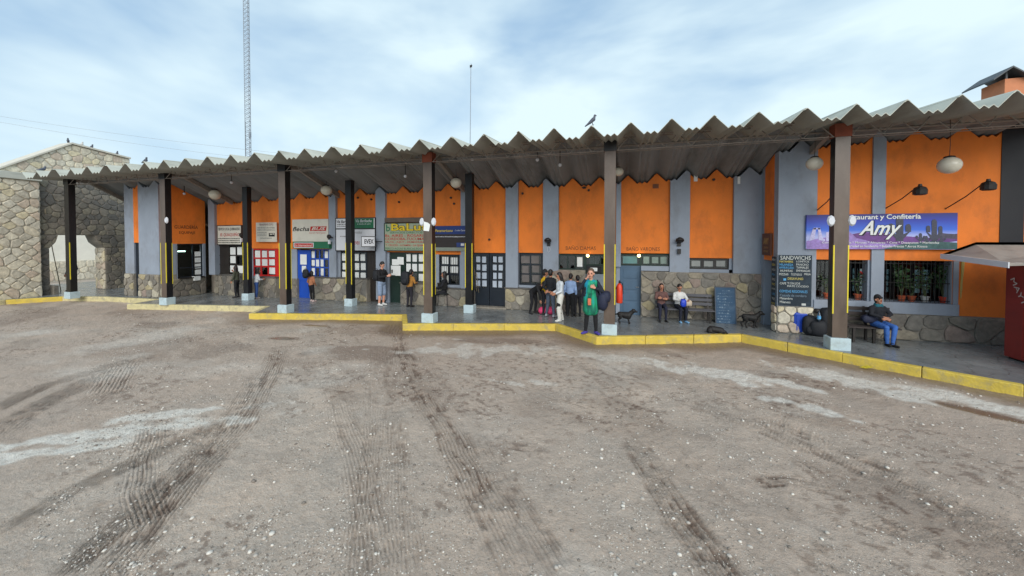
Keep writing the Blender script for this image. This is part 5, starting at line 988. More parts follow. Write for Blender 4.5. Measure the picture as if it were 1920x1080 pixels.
MB().box(mx1, YMS - .1, float(ony(465, 258, YMS)[2]), mx1 + .18, YMS + .1, float(ony(465, 248, YMS)[2])).build('antenna_box', mstl, ma)
gt = ony(503, 0, 40); ge = ony(522, 165, 40); gy2 = MB().tube([ma.location + Vector((0, 0, zTop)), Vector((gt[0] + 30, 80, -8))], .008, 4).build('guy_wire', mstl, ma) if False else None
# thin antenna
YAN = 24.0; ax = float(ony(880.5, 200, YAN)[0]); zt2 = float(ony(883, 123, YAN)[2]); an_ = empty('antenna', (ax, YAN, 0)); tag(an_, 'thin tilted antenna pole with small tip rising behind the roof', 'antenna'); MB().tube([(ax - .02, YAN, 0), (ax, YAN, 7), (ax + .1, YAN, zt2)], [.035, .03, .02], 6).build('pole', mstl, an_); MB().tube([(ax + .02, YAN, zt2 - .15), (ax + .2, YAN, zt2 - .02), (ax + .1, YAN, zt2 + .12)], .015, 5).build('tip', DKMETAL, an_); MB().box(ax + .04, YAN - .05, zt2 - .1, ax + .16, YAN + .05, zt2 + .02).build('tip_box', DKMETAL, an_)
# overhead wires
for k, ((xa, ya), (xb, yb)) in enumerate([((-60, 208), (640, 292)), ((-60, 218), (560, 300))]):
    a = Vector(ony(xa, ya, 20)); b = Vector(ony(xb, yb + 6, 30)); pts = [a.lerp(b, t) + Vector((0, 0, -1.0 * 4 * t * (1 - t) * .35)) for t in np.linspace(0, 1, 20)]; w = MB().tube(pts, .007, 4).build('overhead_wire', STEEL); tag(w, 'thin overhead wire sagging above the stone gable', 'wire', 'overhead wires')
# luggage
SUIT = M('suitcase_blue', (28, 70, 178), .45, .1, 5, .05); BAGK = M('bag_black', (26, 28, 34), .7, .25, 20, .3); BAGN = M('bag_navy', (28, 34, 58), .7, .2, 20, .3); PINKB = M('bag_pink', (214, 66, 110), .7, .15, 15, .3)
p = onz(1499, 625); sc_ = empty('suitcase', (p[0], p[1], .2)); tag(sc_, 'bright blue upright suitcase against the stone pillar base', 'suitcase'); MB().box(p[0] - .17, p[1] - .1, .24, p[0] + .17, p[1] + .14, .78).build('shell', SUIT, sc_, bevel=.05)
for dx in (-.1, 0, .1): MB().box(p[0] + dx - .012, p[1] - .108, .3, p[0] + dx + .012, p[1] - .098, .72).build('rib', SUIT, sc_)
MB().tube([(p[0] - .08, p[1] + .03, .77), (p[0] - .08, p[1] + .03, .84), (p[0] + .08, p[1] + .03, .84), (p[0] + .08, p[1] + .03, .77)], .012, 6).build('handle', SIGNW, sc_)
for dx in (-.13, .13): MB().lathe((p[0] + dx - .015, p[1] - .05, .235), [(.035, 0), (.035, .03)], 10, axis=(1, 0, 0)).build('wheel', BLACKP, sc_)
def soft(name, mat, parent, c, sx, sy, sz, seed=0, n=16):
    rs = random.Random(seed); m = MB(); k = n // 2 + 1; vs = []
    for i in range(k):
        th = math.pi * i / (k - 1)
        for j in range(n):
            ph = 2 * math.pi * j / n; e = lambda v, p_=.6: math.copysign(abs(v) ** p_, v); r = 1 + .06 * math.sin(3 * ph + seed) + rs.uniform(-.03, .03)
            vs.append((c[0] + sx * e(math.sin(th)) * e(math.cos(ph)) * r, c[1] + sy * e(math.sin(th)) * e(math.sin(ph)) * r, c[2] - sz * e(math.cos(th), .75) * r))
    m.add(vs, [(i * n + j, i * n + (j + 1) % n, (i + 1) * n + (j + 1) % n, (i + 1) * n + j) for i in range(k - 1) for j in range(n)]); return m.build(name, mat, parent, smooth=True)
def backpack(c, h, w, d, mat, label, yaw=0, nm='backpack', pocket=True):
    g = empty(nm, (c[0], c[1], c[2])); tag(g, label, 'backpack'); ca, sa = math.cos(yaw), math.sin(yaw)
    soft('body', mat, g, (c[0], c[1], c[2] + h / 2), w / 2, d / 2, h / 2, 3)
    if pocket: soft('pocket', mat, g, (c[0] + sa * d * .4, c[1] - ca * d * .4, c[2] + h * .3), w * .36, d * .25, h * .2, 4)
    MB().tube([(c[0] - .05, c[1], c[2] + h - .02), (c[0] - .03, c[1], c[2] + h + .05), (c[0] + .03, c[1], c[2] + h + .05), (c[0] + .05, c[1], c[2] + h - .02)], .01, 6).build('handle', mat, g); return g
p = onz(1517, 627); backpack((p[0], p[1] - .05, .2), .52, .38, .28, BAGK, 'black backpack standing on the platform beside the blue suitcase')
p = ony(1536, 576, 11.75); g = empty('water_bottle', p); tag(g, 'clear plastic water bottle with blue label beside the luggage', 'bottle'); MB().lathe((p[0], p[1], .2 + .42), [(.035, 0), (.04, .02), (.04, .17), (.015, .22), (.015, .25)], 12).build('bottle', glass_mat('bottle_plastic', (206, 226, 236)), g, smooth=True); MB().lathe((p[0], p[1], .2 + .47), [(.0415, 0), (.0415, .08)], 12).build('label_band', chb, g)
g = empty('luggage_cart', (p[0] - .02, p[1] + .05, .2)); tag(g, 'dark folded luggage pile behind the column beside the backpack', 'luggage'); soft('bag', BAGK, g, (p[0] + .02, p[1] + .1, .2 + .21), .2, .15, .21, 5); soft('bag', BAGK, g, (p[0] + .22, p[1] + .12, .2 + .45), .16, .12, .3, 6); soft('strap_roll', DKMETAL, g, (p[0] + .05, p[1] + .2, .85), .08, .06, .06, 7)
p = onz(1024, 590); g = empty('duffel_bag', (p[0], p[1], .2)); tag(g, 'bright pink bag on the platform floor among the standing group', 'bag'); soft('body', PINKB, g, (p[0], p[1] + .1, .33), .3, .16, .13, 8); MB().tube([(p[0] - .12, p[1] + .05, .42), (p[0] - .05, p[1], .52), (p[0] + .05, p[1], .52), (p[0] + .12, p[1] + .05, .42)], .012, 6).build('handle', PINKB, g)
p = ony(1633, 597, YBR + .1); g = empty('shoulder_bag', (p[0], p[1], .67)); tag(g, 'small dark blue bag on the bench beside the seated man', 'bag'); soft('body', BAGN, g, (p[0], YBR + .17, .675 + .1), .17, .1, .1, 9); MB().tube([(p[0] - .1, YBR + .15, .84), (p[0] - .05, YBR + .12, .95), (p[0] + .06, YBR + .12, .93), (p[0] + .1, YBR + .15, .84)], .012, 6).build('strap', BAGK, g)
p = ony(1292, 573, YBN); g = empty('plush_bundle', (p[0], p[1], .67)); tag(g, 'small cream and brown bundle on the bench beside the woman in white', 'bundle'); soft('body', M('cream_cloth', (196, 180, 160), .9, .2, 15, .3), g, (p[0], YBN + .12, .675 + .1), .1, .09, .1, 10); soft('wrap', M('brown_cloth', (140, 96, 80), .9, .2, 15, .3), g, (p[0] - .03, YBN + .1, .675 + .17), .06, .06, .05, 11)
p = onz(1627, 691, 0.02); g = MB(); 
g.add([(p[0] - .13, p[1] + .05, .02), (p[0] - .05, p[1] - .04, .03), (p[0] + .06, p[1] - .05, .06), (p[0] + .14, p[1] - .02, .02), (p[0] + .04, p[1] + .05, .07), (p[0] - .04, p[1] + .07, .05)], [(0, 1, 5), (1, 4, 5), (1, 2, 4), (2, 3, 4)]); o = g.build('crushed_packet', M('packet_yellow', (196, 180, 50), .4, .4, 30, 0)); tag(o, 'crushed yellow and black packet lying on the ground by the kerb', 'litter')
# ================================================================== PEOPLE AND ANIMALS: one continuous skin per body
def rough_mesh(prims):
    V, F = [], []
    for pr in prims:
        rings = pr['rings']; n = 12; o = len(V)
        for c, u, w in rings:
            for j in range(n): t = 2 * math.pi * j / n; V.append(c + u * math.cos(t) + w * math.sin(t))
        k = len(rings)
        for i in range(k - 1):
            for j in range(n): F.append((o + i * n + j, o + i * n + (j + 1) % n, o + (i + 1) * n + (j + 1) % n, o + (i + 1) * n + j))
        F.append(tuple(o + j for j in range(n))[::-1]); F.append(tuple(o + (k - 1) * n + j for j in range(n)))
    return V, F
def A3(*v): return np.array(v, float)
def cone(p0, p1, r0, r1, reg, fx=1.0, side=None):       # tapered capsule; fx scales the section along `side`
    p0, p1 = A3(*p0), A3(*p1); d = p1 - p0; L = np.linalg.norm(d); d = d / max(L, 1e-6)
    a = A3(1, 0, 0) if side is None else A3(*side); a = a - d * a.dot(d)
    if np.linalg.norm(a) < .1: a = A3(0, 1, 0) - d * d[1]
    a /= np.linalg.norm(a); b = np.cross(d, a); rings = []
    for t in (-.95, -.7, -.35): s = math.sqrt(1 - t * t); rings.append((p0 + d * r0 * t, a * r0 * s * fx, b * r0 * s))
    for t in (0, .5, 1): r = r0 + (r1 - r0) * t; rings.append((p0 + d * L * t, a * r * fx, b * r))
    for t in (.35, .7, .95): s = math.sqrt(1 - t * t); rings.append((p1 + d * r1 * t, a * r1 * s * fx, b * r1 * s))
    return dict(rings=rings, p0=p0, p1=p1, r0=r0, r1=r1, a=a, fx=fx, reg=reg)
def bake(prims, mats, name, base, yaw, scale, parent, vox=.011, smooth=3):
    V, F = rough_mesh(prims); me = bpy.data.meshes.new('raw'); me.from_pydata([tuple(v) for v in V], [], F); ob = bpy.data.objects.new('raw', me); COL.objects.link(ob)
    m = ob.modifiers.new('r', 'REMESH'); m.mode = 'VOXEL'; m.voxel_size = vox; s = ob.modifiers.new('s', 'SMOOTH'); s.iterations = smooth; s.factor = .5
    dg = bpy.context.evaluated_depsgraph_get(); dg.update(); nm = bpy.data.meshes.new_from_object(ob.evaluated_get(dg)); bpy.data.objects.remove(ob); bpy.data.meshes.remove(me)
    co = np.empty(len(nm.vertices) * 3); nm.vertices.foreach_get('co', co); co = co.reshape(-1, 3)
    ct = np.empty(len(nm.polygons) * 3); nm.polygons.foreach_get('center', ct); ct = ct.reshape(-1, 3)
    best = np.full(len(ct), 1e9); idx = np.zeros(len(ct), int); regs = []
    for pr in prims:
        if pr['reg'] not in regs: regs.append(pr['reg'])
        d = pr['p1'] - pr['p0']; L2 = max(d.dot(d), 1e-9); q = ct - pr['p0']; t = np.clip(q @ d / L2, 0, 1); v = q - t[:, None] * d
        al = v @ pr['a']; v = v + np.outer(al / pr['fx'] - al, pr['a']); dist = (np.linalg.norm(v, axis=1) - (pr['r0'] + (pr['r1'] - pr['r0']) * t)) * pr.get('w', 1)
        mk = dist < best; best[mk] = dist[mk]; idx[mk] = regs.index(pr['reg'])
    nm.materials.clear()
    for r in regs: nm.materials.append(mats[r])
    nm.polygons.foreach_set('material_index', idx); nm.polygons.foreach_set('use_smooth', np.ones(len(ct), bool))
    ca, sa = math.cos(yaw), math.sin(yaw); co = co * scale; co = np.stack([co[:, 0] * ca - co[:, 1] * sa, co[:, 0] * sa + co[:, 1] * ca, co[:, 2]], -1); nm.vertices.foreach_set('co', co.ravel()); nm.update(); nm.name = name
    return link(name, nm, base, parent)
SKIN = M('skin', (176, 122, 96), .55, .06, 12, 0); SKINL = M('skin_light', (206, 150, 126), .55, .05, 12, 0); HAIR = M('hair_black', (26, 22, 22), .5, .3, 30, .2); HAIRB = M('hair_brown', (96, 76, 62), .55, .25, 30, .2); EYE = M('eye_dark', (24, 20, 20), .3, 0, 3, 0); LIP = M('lip', (150, 80, 72), .5, 0, 5, 0)
CL = {}
def cloth(c, nm=None):
    k = tuple(c)
    if k not in CL: CL[k] = M('cloth_%d_%d_%d' % k, c, .85, .2, 8, .8, 15)
    return CL[k]
def hand(w, d, n, sd, curl=.5, reg='skin'):              # palm + five fingers; d: pointing, n: palm side, sd: towards the thumb
    w, d, n, sd = [A3(*v) for v in (w, d, n, sd)]; d /= np.linalg.norm(d); n = n - d * n.dot(d); n /= np.linalg.norm(n); s = np.cross(d, n); s = s if s.dot(sd) > 0 else -s; P = []
    for k in (-.024, 0, .024): P.append(cone(w + s * k * .7, w + d * .085 + s * k, .017, .016, reg))
    for k, L in ((.036, .068), (.012, .078), (-.012, .073), (-.035, .056)):
        b = w + d * .09 + s * k; d1 = d * math.cos(curl) + n * math.sin(curl); d2 = d * math.cos(curl * 2.3) + n * math.sin(curl * 2.3); m_ = b + d1 * L * .55; P.append(cone(b, m_, .0095, .009, reg)); P.append(cone(m_, m_ + d2 * L * .5, .009, .007, reg))
    b = w + d * .025 + s * .03; m_ = b + (d * .6 + s * .7 + n * .3) * .04; P.append(cone(b, m_, .012, .0105, reg)); P.append(cone(m_, m_ + (d * .85 + s * .2 + n * .35) * .035, .0105, .008, reg)); return P
def person(label, loc, h, face, top=(40, 40, 44), legs=(30, 30, 36), shoes=(40, 38, 38), hair='short', hairmat=HAIR, skin=SKIN, aL=None, aR=None, lL=None, lR=None, lean=0.0, side=0.0, hip=.9, neckz=None, hy=0.0, hp=0.0, bulk=1.0, sleeve=True, shorts=False, extra=None, mats=None, loose=1.0, cap=None, vox=.011, name='person', hem=None, armreg='top'):
    P = []; hz_ = hip; lf = -lean                                  # person faces -Y; lean moves the neck forward
    nk = A3(side, lf, neckz if neckz else hz_ + .53); pel = A3(0, 0, hz_ + .02); up_ = (nk - pel) / np.linalg.norm(nk - pel); fwd = np.cross(A3(1, 0, 0), up_) * -1 if True else None; fwd = A3(0, -1, 0) - up_ * A3(0, -1, 0).dot(up_); fwd /= np.linalg.norm(fwd); rt = A3(1, 0, 0)
    T = lambda x, f, u: pel + rt * x + fwd * f + up_ * u
    H = np.linalg.norm(nk - pel); b = bulk
    # trunk
    P += [cone(T(-.055, 0, -.03), T(.055, 0, -.03), .118 * b, .118 * b, 'legs', side=fwd), cone(T(0, 0, .06), T(0, .0, .2), .128 * b, .12 * b, 'top', 1.18, rt), cone(T(0, .01, .2), T(0, .005, H * .72), .122 * b, .135 * b, 'top', 1.25, rt), cone(T(-.1, 0, H * .82), T(.1, 0, H * .82), .088 * b, .088 * b, 'top'), cone(T(0, 0, H * .82), T(0, 0, H * .95), .09, .06, 'top', 1.3, rt)]
    P.append(cone(T(0, .0, H * .93), T(0, .02, H + .06), .052, .05, 'skin'))
    if hem: P.append(cone(T(0, 0, .1), T(0, .01, -hem), .15 * b, .185 * b, 'top', 1.12, rt))
    # head
    hc = T(0, .035, H + .155); cy_, sy_ = math.cos(hy), math.sin(hy); hf = A3(sy_, -cy_, 0); hf = hf * math.cos(hp) + A3(0, 0, -1) * math.sin(hp); hr = A3(cy_, sy_, 0); hu = np.cross(hr, hf) * -1; hu = hu if hu[2] > 0 else -hu
    q = lambda r_, f_, u_: hc + hr * r_ + hf * f_ + hu * u_
    P += [cone(q(0, -.005, .03), q(0, -.012, .035), .093, .09, 'skin', .84, hr), cone(q(0, .018, -.045), q(0, .028, -.075), .066, .045, 'skin', .92, hr), cone(q(0, .088, .0), q(0, .108, -.025), .011, .014, 'skin'), cone(q(-.078, -.005, -.01), q(-.08, -.008, .015), .018, .02, 'skin'), cone(q(.078, -.005, -.01), q(.08, -.008, .015), .018, .02, 'skin')]
    for s in (-1, 1): e = cone(q(s * .032, .079, .012), q(s * .036, .078, .012), .0095, .0095, 'eye'); P.append(e); P.append(cone(q(s * .022, .086, .03), q(s * .045, .08, .032), .006, .005, 'hair'))
    P.append(cone(q(-.018, .083, -.052), q(.018, .083, -.052), .0085, .0085, 'lip'))
    P.append(cone(q(0, -.028, .05), q(0, -.03, .058), .1, .098, 'hair', .88, hr)); P.append(cone(q(0, -.05, -.02), q(0, -.05, .0), .078, .085, 'hair', .95, hr))
    if hair == 'long':
        for s in (-1, 0, 1): P.append(cone(q(s * .06, -.055, .0), q(s * .075, -.075, -.3), .05, .035, 'hair'))
        for s in (-1, 1): P.append(cone(q(s * .075, -.005, .03), q(s * .085, .0, -.2), .026, .02, 'hair'))
    if hair == 'bun': P.append(cone(q(0, -.1, .03), q(0, -.12, .03), .045, .04, 'hair'))
    if cap: P.append(cone(q(0, -.02, .075), q(0, -.02, .085), .1, .095, 'cap', .9, hr)); P.append(cone(q(-.03, .08, .06), q(.03, .08, .06), .03, .03, 'cap'))
    # legs
    for sgn, l in ((1, lL), (-1, lR)):
        kn, an = l[:2] if l else ((sgn * .1, -.01, .48), (sgn * .105, .02, .085)); hj = T(sgn * .085, 0, -.02); kn, an = A3(*kn), A3(*an); lo = loose
        P += [cone(hj, kn, .092 * b * lo ** .5, .062 * b * lo, 'legs')]
        rg = 'skin' if shorts else 'legs'
        if shorts: P.append(cone(hj + (kn - hj) * .3, kn + (kn - hj) * .02, .1 * b, .088 * b, 'legs'))
        mid = kn + (an - kn) * .35; P += [cone(kn, mid, .056 * lo * b, .058 * lo * b, rg), cone(mid, an, .057 * lo * b, (.042 if not shorts else .038) * lo, rg)]
        dd = an - kn; fdir = A3(*(l[2] if l and len(l) > 2 else (sgn * .15, -1, 0))) if True else None
        if l and len(l) > 2: fdir = A3(*l[2])
        else: fdir = A3(sgn * .18, -1, 0)
        fdir /= np.linalg.norm(fdir); hl = an + A3(0, 0, -.045) - fdir * .035; hl[2] = max(hl[2], .04); toe = hl + fdir * .19; toe[2] = min(.034, hl[2]) if hl[2] < .1 else hl[2] - .06
        P += [cone(an + A3(0, 0, .01), hl, .042, .04, 'shoes'), cone(hl, toe, .04, .034, 'shoes', 1.12, np.cross(fdir, A3(0, 0, 1)))]
    # arms
    for sgn, a in ((1, aL), (-1, aR)):
        sh = T(sgn * .165 * (.92 + .08 * b), 0, H * .83); el, wr = a[:2] if a else ((sgn * .235, .03, sh[2] - .27), (sgn * .24, -.06, sh[2] - .5)); el, wr = A3(*el), A3(*wr); cr = .5 if not a or len(a) < 3 else a[2]
        P += [cone(sh, el, .062 * b, .05 * b, armreg), cone(el, el + (wr - el) * .9, .047 * b, .037, armreg if sleeve else 'skin'), cone(el + (wr - el) * .85, wr, .03, .027, 'skin')]
        dv = (wr - el) / np.linalg.norm(wr - el); nv = a[3] if a and len(a) > 3 else (-sgn, 0, 0); P += hand(wr + dv * .01, dv, nv, (0, -1, .3), cr)
    if extra: P += extra(T, H, q)
    mt = dict(skin=skin, top=cloth(top), legs=cloth(legs), shoes=cloth(shoes), hair=hairmat, eye=EYE, lip=LIP, cap=cloth((30, 30, 34)))
    if mats: mt.update(mats)
    base = A3(*loc); s = h / 1.7
    o = bake(P, mt, name, base, face, s, None, vox); tag(o, label, 'person'); return o
def _g(px, py):
    p = onz(px, py)
    if p[1] > 12.72: p = ony(px, py, 12.72)
    return p
def at(px, py): p = _g(px, py); return (p[0], p[1], .2)
def ht(px, py, top): p = _g(px, py); return (py - top) / pxm(p[1], p[0])
D2 = R
# --- at the ticket windows
person('woman in olive jacket and black trousers leaning at the counter with hand on face', at(444, 552), ht(444, 552, 493), D2(-70), (66, 70, 56), (22, 22, 26), hair='long', aR=((-.2, -.1, 1.05), (-.06, -.2, 1.4), .9), aL=((.22, -.02, 1.1), (.2, -.12, .9)), lean=.02)
person('young woman in white top and blue jeans with long dark hair at the red window', at(481, 552), ht(481, 552, 497), D2(150), (196, 200, 204), (44, 74, 130), (150, 140, 136), hair='long', aL=((.2, -.12, 1.1), (.12, -.3, 1.1)), aR=((-.2, -.12, 1.1), (-.12, -.3, 1.1)), lean=.05)
person('woman in tan top and black leggings seen from behind at the blue door', at(584, 559), ht(584, 559, 502), D2(175), (176, 116, 82), (20, 20, 24), (214, 190, 186), hair='long', lL=((.1, -.05, .46), (.02, -.02, .085)), lR=((-.14, -.02, .46), (-.22, .06, .085)), aL=((.25, .02, 1.1), (.18, -.1, .95)), aR=((-.25, .02, 1.1), (-.2, -.1, .95)))
p = at(582, 559); backpack((p[0] - .02, p[1] - .2, .2 + .98), .36, .26, .16, BAGK, 'small black backpack worn by the woman in tan top', nm='small_backpack')
person('man in black sweater and grey shorts looking down at his phone', at(716, 571), ht(716, 571, 490), D2(80), (22, 22, 26), (128, 144, 168), (206, 206, 204), shorts=True, skin=SKINL, hp=.5, bulk=1.08, aL=((.22, -.1, 1.14), (.1, -.34, 1.2), .9), aR=((-.22, -.1, 1.14), (-.06, -.34, 1.18), .9), lL=((.09, -.03, .48), (.1, .02, .085), (0, -1, 0)), lR=((-.09, -.0, .48), (-.1, .04, .085), (0, -1, 0)))
p = at(716, 571); o = MB().box(p[0] + .46, p[1] - .05, 1.46, p[0] + .475, p[1] + .03, 1.6).build('smartphone', BLACKP, bevel=.004); tag(o, 'black smartphone held by the man in grey shorts', 'phone'); backpack((p[0] - .24, p[1] + .02, .2 + .95), .42, .22, .28, BAGK, 'dark backpack worn by the man in grey shorts', pocket=False)
person('person in mustard jacket and dark trousers at the green ticket counter', at(768, 571), ht(768, 571, 502), D2(172), (182, 128, 58), (36, 34, 42), (30, 28, 30), cap=True, aL=((.24, -.08, 1.12), (.22, -.3, 1.12)), aR=((-.24, -.08, 1.12), (-.18, -.3, 1.1)), lean=.08)
p = at(767, 571); backpack((p[0] - .02, p[1] - .21, .2 + .86), .5, .32, .22, BAGK, 'large black backpack worn by the person in mustard jacket')
person('dark-clothed person sitting on the black chair under the barred window', (onz(834, 573)[0], onz(834, 573)[1], .2), 1.62, D2(-70), (30, 30, 36), (26, 26, 32), hair='long', hip=.56, lL=((.1, -.42, .5), (.11, -.4, .085)), lR=((-.1, -.42, .5), (-.11, -.38, .085)), aL=((.22, -.1, .82), (.1, -.34, .72)), aR=((-.22, -.1, .82), (-.1, -.34, .72)))
# --- the group by the pink bag
person('person in black bending forward over the bags beside the dark window', at(1000, 583), 1.5, D2(60), (20, 20, 24), (22, 22, 28), hip=.86, lean=.42, neckz=1.14, hp=.9, aL=((.2, -.5, .86), (.16, -.5, .6)), aR=((-.2, -.5, .86), (-.16, -.5, .6)), lL=((.1, -.06, .46), (.12, .02, .085)), lR=((-.1, -.02, .46), (-.12, .06, .085)))
person('man in yellow jacket and black cap facing the group', at(1019, 584), ht(1019, 586, 503), D2(110), (220, 176, 30), (28, 28, 36), cap=True, lean=.03)
person('man in black jacket and grey jeans with hands behind his back', at(1032, 594), ht(1032, 594, 506), D2(160), (22, 24, 30), (78, 88, 104), (150, 150, 156), bulk=1.1, aL=((.24, .1, 1.08), (.03, .17, .98), .4, (0, -1, 0)), aR=((-.24, .1, 1.08), (-.03, .19, .96), .4, (0, -1, 0)), lL=((.11, -.02, .48), (.16, .02, .085)), lR=((-.11, -.02, .48), (-.16, .04, .085)))
cow = M('cow_print', (222, 220, 212), .85, 0, 5, .3, 26); tcw = cow.node_tree; n_ = tcw.nodes.new('ShaderNodeTexNoise'); n_.inputs['Scale'].default_value = 5.2; n_.inputs['Detail'].default_value = 1; g_ = tcw.nodes.new('ShaderNodeNewGeometry'); tcw.links.new(g_.outputs['Position'], n_.inputs['Vector']); r_ = tcw.nodes.new('ShaderNodeValToRGB'); r_.color_ramp.interpolation = 'CONSTANT'; r_.color_ramp.elements[0].color = lin((222, 220, 212)); r_.color_ramp.elements[1].color = lin((24, 24, 26)); r_.color_ramp.elements[1].position = .57; tcw.links.new(n_.outputs['Fac'], r_.inputs['Fac']); tcw.links.new(r_.outputs['Color'], tcw.nodes['Principled BSDF'].inputs['Base Color'])
person('young woman in white hoodie and black-and-white patched trousers walking', at(1050, 602), ht(1050, 603, 512), D2(-65), (206, 212, 218), (222, 220, 212), (226, 226, 222), hair='long', loose=1.5, mats=dict(legs=cow), lL=((.1, -.07, .47), (.1, -.04, .085)), lR=((-.09, .0, .47), (-.09, .1, .09)), hp=.3, aL=((.2, -.02, 1.08), (.16, -.2, 1.0)), aR=((-.2, -.02, 1.08), (-.16, -.2, 1.0)))
person('person in pale blue hoodie and wide black trousers seen from behind', at(1069, 593), ht(1069, 593, 514), D2(172), (140, 166, 206), (16, 16, 20), bulk=1.18, loose=1.35, hp=.4, lean=.04)
person('person in dark clothes half hidden behind the pale blue hoodie', at(1083, 588), ht(1083, 590, 514), D2(-150), (36, 36, 42), (26, 26, 32), hair='short')
# --- woman on the phone
GRN = (14, 120, 92)
def tunic(T, H, q):
    return [cone(T(0, .015, .16), T(0, .02, -.27), .135, .165, 'top', 1.3, (1, 0, 0)), cone(T(0, .045, H * .72), T(0, .04, .2), .1, .13, 'top', 1.15, (1, 0, 0)), cone(T(-.13, -.045, H * .78), T(-.17, -.06, -.05), .085, .09, 'cardigan'), cone(T(.13, -.045, H * .78), T(.17, -.06, -.1), .085, .1, 'cardigan'), cone(T(-.06, -.06, H * .78), T(.06, -.06, H * .3), .09, .1, 'cardigan'), cone(T(-.09, .05, H * .86), T(-.15, .07, .12), .04, .045, 'cardigan'), cone(T(.09, .05, H * .86), T(.16, .06, .1), .04, .05, 'cardigan')]
tun = M('tunic_green', GRN, .8, .35, 4, .3, 26); tn = tun.node_tree; w_ = tn.nodes.new('ShaderNodeTexNoise'); w_.inputs['Scale'].default_value = 3.3; w_.inputs['Detail'].default_value = 1; g_ = tn.nodes.new('ShaderNodeNewGeometry'); mp_ = tn.nodes.new('ShaderNodeMapping'); mp_.inputs['Scale'].default_value = (2.2, 2.2, .5); tn.links.new(g_.outputs['Position'], mp_.inputs['Vector']); tn.links.new(mp_.outputs['Vector'], w_.inputs['Vector']); r_ = tn.nodes.new('ShaderNodeValToRGB'); el = r_.color_ramp.elements; el[0].color = lin((12, 96, 78)); el[0].position = .35; el[1].color = lin((20, 140, 170)); el[1].position = .68; e_ = el.new(.5); e_.color = lin((22, 150, 108)); tn.links.new(w_.outputs['Fac'], r_.inputs['Fac']); tn.links.new(r_.outputs['Color'], tn.nodes['Principled BSDF'].inputs['Base Color'])
pw_ = onz(1107, 627); PH = (float(pw_[0]), float(pw_[1]) + .06, .2)
person('woman in green tunic, dark cardigan and black leggings talking on the phone', PH, ht(1107, 628, 505), D2(6), (12, 104, 82), (20, 20, 24), (72, 62, 150), hair='bun', armreg='cardigan', hairmat=HAIRB, skin=SKINL, bulk=1.04, extra=tunic, mats=dict(top=tun, cardigan=cloth((30, 34, 46))), hy=-.25, aR=((-.31, -.08, 1.18), (-.125, -.09, 1.46), .8, (1, .3, 0)), aL=((.3, -.08, 1.14), (.1, -.2, 1.24), 1.1, (-.3, 1, 0)), lL=((.12, -.01, .48), (.14, .02, .085), (.45, -1, 0)), lR=((-.1, -.01, .48), (-.13, .02, .085), (-.7, -1, 0)), vox=.008)
o = MB().box(PH[0] - .115, PH[1] - .12, .2 + 1.5, PH[0] - .1, PH[1] - .05, .2 + 1.64).build('smartphone', BLACKP, bevel=.004); tag(o, 'dark smartphone held to the ear of the woman in green', 'phone')
g = empty('hanging_pouch', (PH[0] - .02, PH[1] - .27, 1.1)); tag(g, 'small orange phone pouch hanging at the front of the green tunic', 'pouch'); MB().box(PH[0] - .055, PH[1] - .27, 1.02, PH[0] + .03, PH[1] - .245, 1.2).build('pouch', M('pouch_orange', (206, 110, 74), .6, .2, 20, .1), g, bevel=.008); MB().box(PH[0] - .06, PH[1] - .262, 1.165, PH[0] + .035, PH[1] - .24, 1.21).build('pouch_flap', BLACKP, g); MB().tube([(PH[0] - .04, PH[1] - .25, 1.2), (PH[0] - .06, PH[1] - .2, 1.45), (PH[0] - .03, PH[1] - .08, 1.62)], .004, 5).build('lanyard', BLACKP, g); MB().tube([(PH[0] + .02, PH[1] - .25, 1.2), (PH[0] + .05, PH[1] - .2, 1.45), (PH[0] + .04, PH[1] - .08, 1.62)], .004, 5).build('lanyard', BLACKP, g)
g = empty('shoulder_bag', (PH[0] + .33, PH[1] - .02, .9)); tag(g, 'big navy cloth bag over the shoulder of the woman in green', 'bag'); soft('body', BAGN, g, (PH[0] + .31, PH[1] + .02, 1.1), .15, .2, .24, 12); soft('bulge', BAGN, g, (PH[0] + .4, PH[1] + .02, 1.22), .12, .17, .15, 13); MB().tube([(PH[0] + .26, PH[1] - .12, 1.3), (PH[0] + .2, PH[1] - .1, 1.6), (PH[0] + .17, PH[1] + .05, 1.66), (PH[0] + .24, PH[1] + .15, 1.3)], .018, 6).build('strap', BAGN, g)
# --- seated people
sit = dict(hip=.575, lL=((.1, -.42, .52), (.11, -.38, .085)), lR=((-.1, -.42, .52), (-.11, -.4, .085)))
bx1, bx2 = float(ony(1241, 575, YBN)[0]), float(ony(1275, 575, YBN)[0])
person('woman in brown top and dark trousers sitting with folded arms on the grey bench', (bx1, YBN + .2, .2), 1.4, D2(4), (104, 74, 70), (30, 32, 52), (26, 24, 26), hair='long', aL=((.22, -.12, .84), (-.02, -.22, .86), .7, (0, 1, 0)), aR=((-.22, -.12, .84), (.04, -.24, .84), .7, (0, 1, 0)), **sit)
person('woman in white jacket and navy trousers sitting on the grey bench looking down', (bx2, YBN + .2, .2), 1.4, D2(14), (206, 206, 204), (26, 28, 44), (120, 168, 206), hair='bun', hp=.45, hy=.15, bulk=1.08, aL=((.24, -.14, .84), (.08, -.34, .8), .8, (0, 0, 1)), aR=((-.24, -.14, .84), (-.02, -.34, .8), .8, (0, 0, 1)), **sit)
g = empty('plastic_bag', (bx2, YBN - .1, .66)); tag(g, 'bright blue plastic bag on the lap of the woman in white', 'bag'); soft('body', M('blue_plastic', (36, 66, 190), .35, .2, 10, .3), g, (bx2 + .06, YBN - .2, .82), .09, .1, .12, 14)
bx3 = float(ony(1655, 600, YBR)[0])
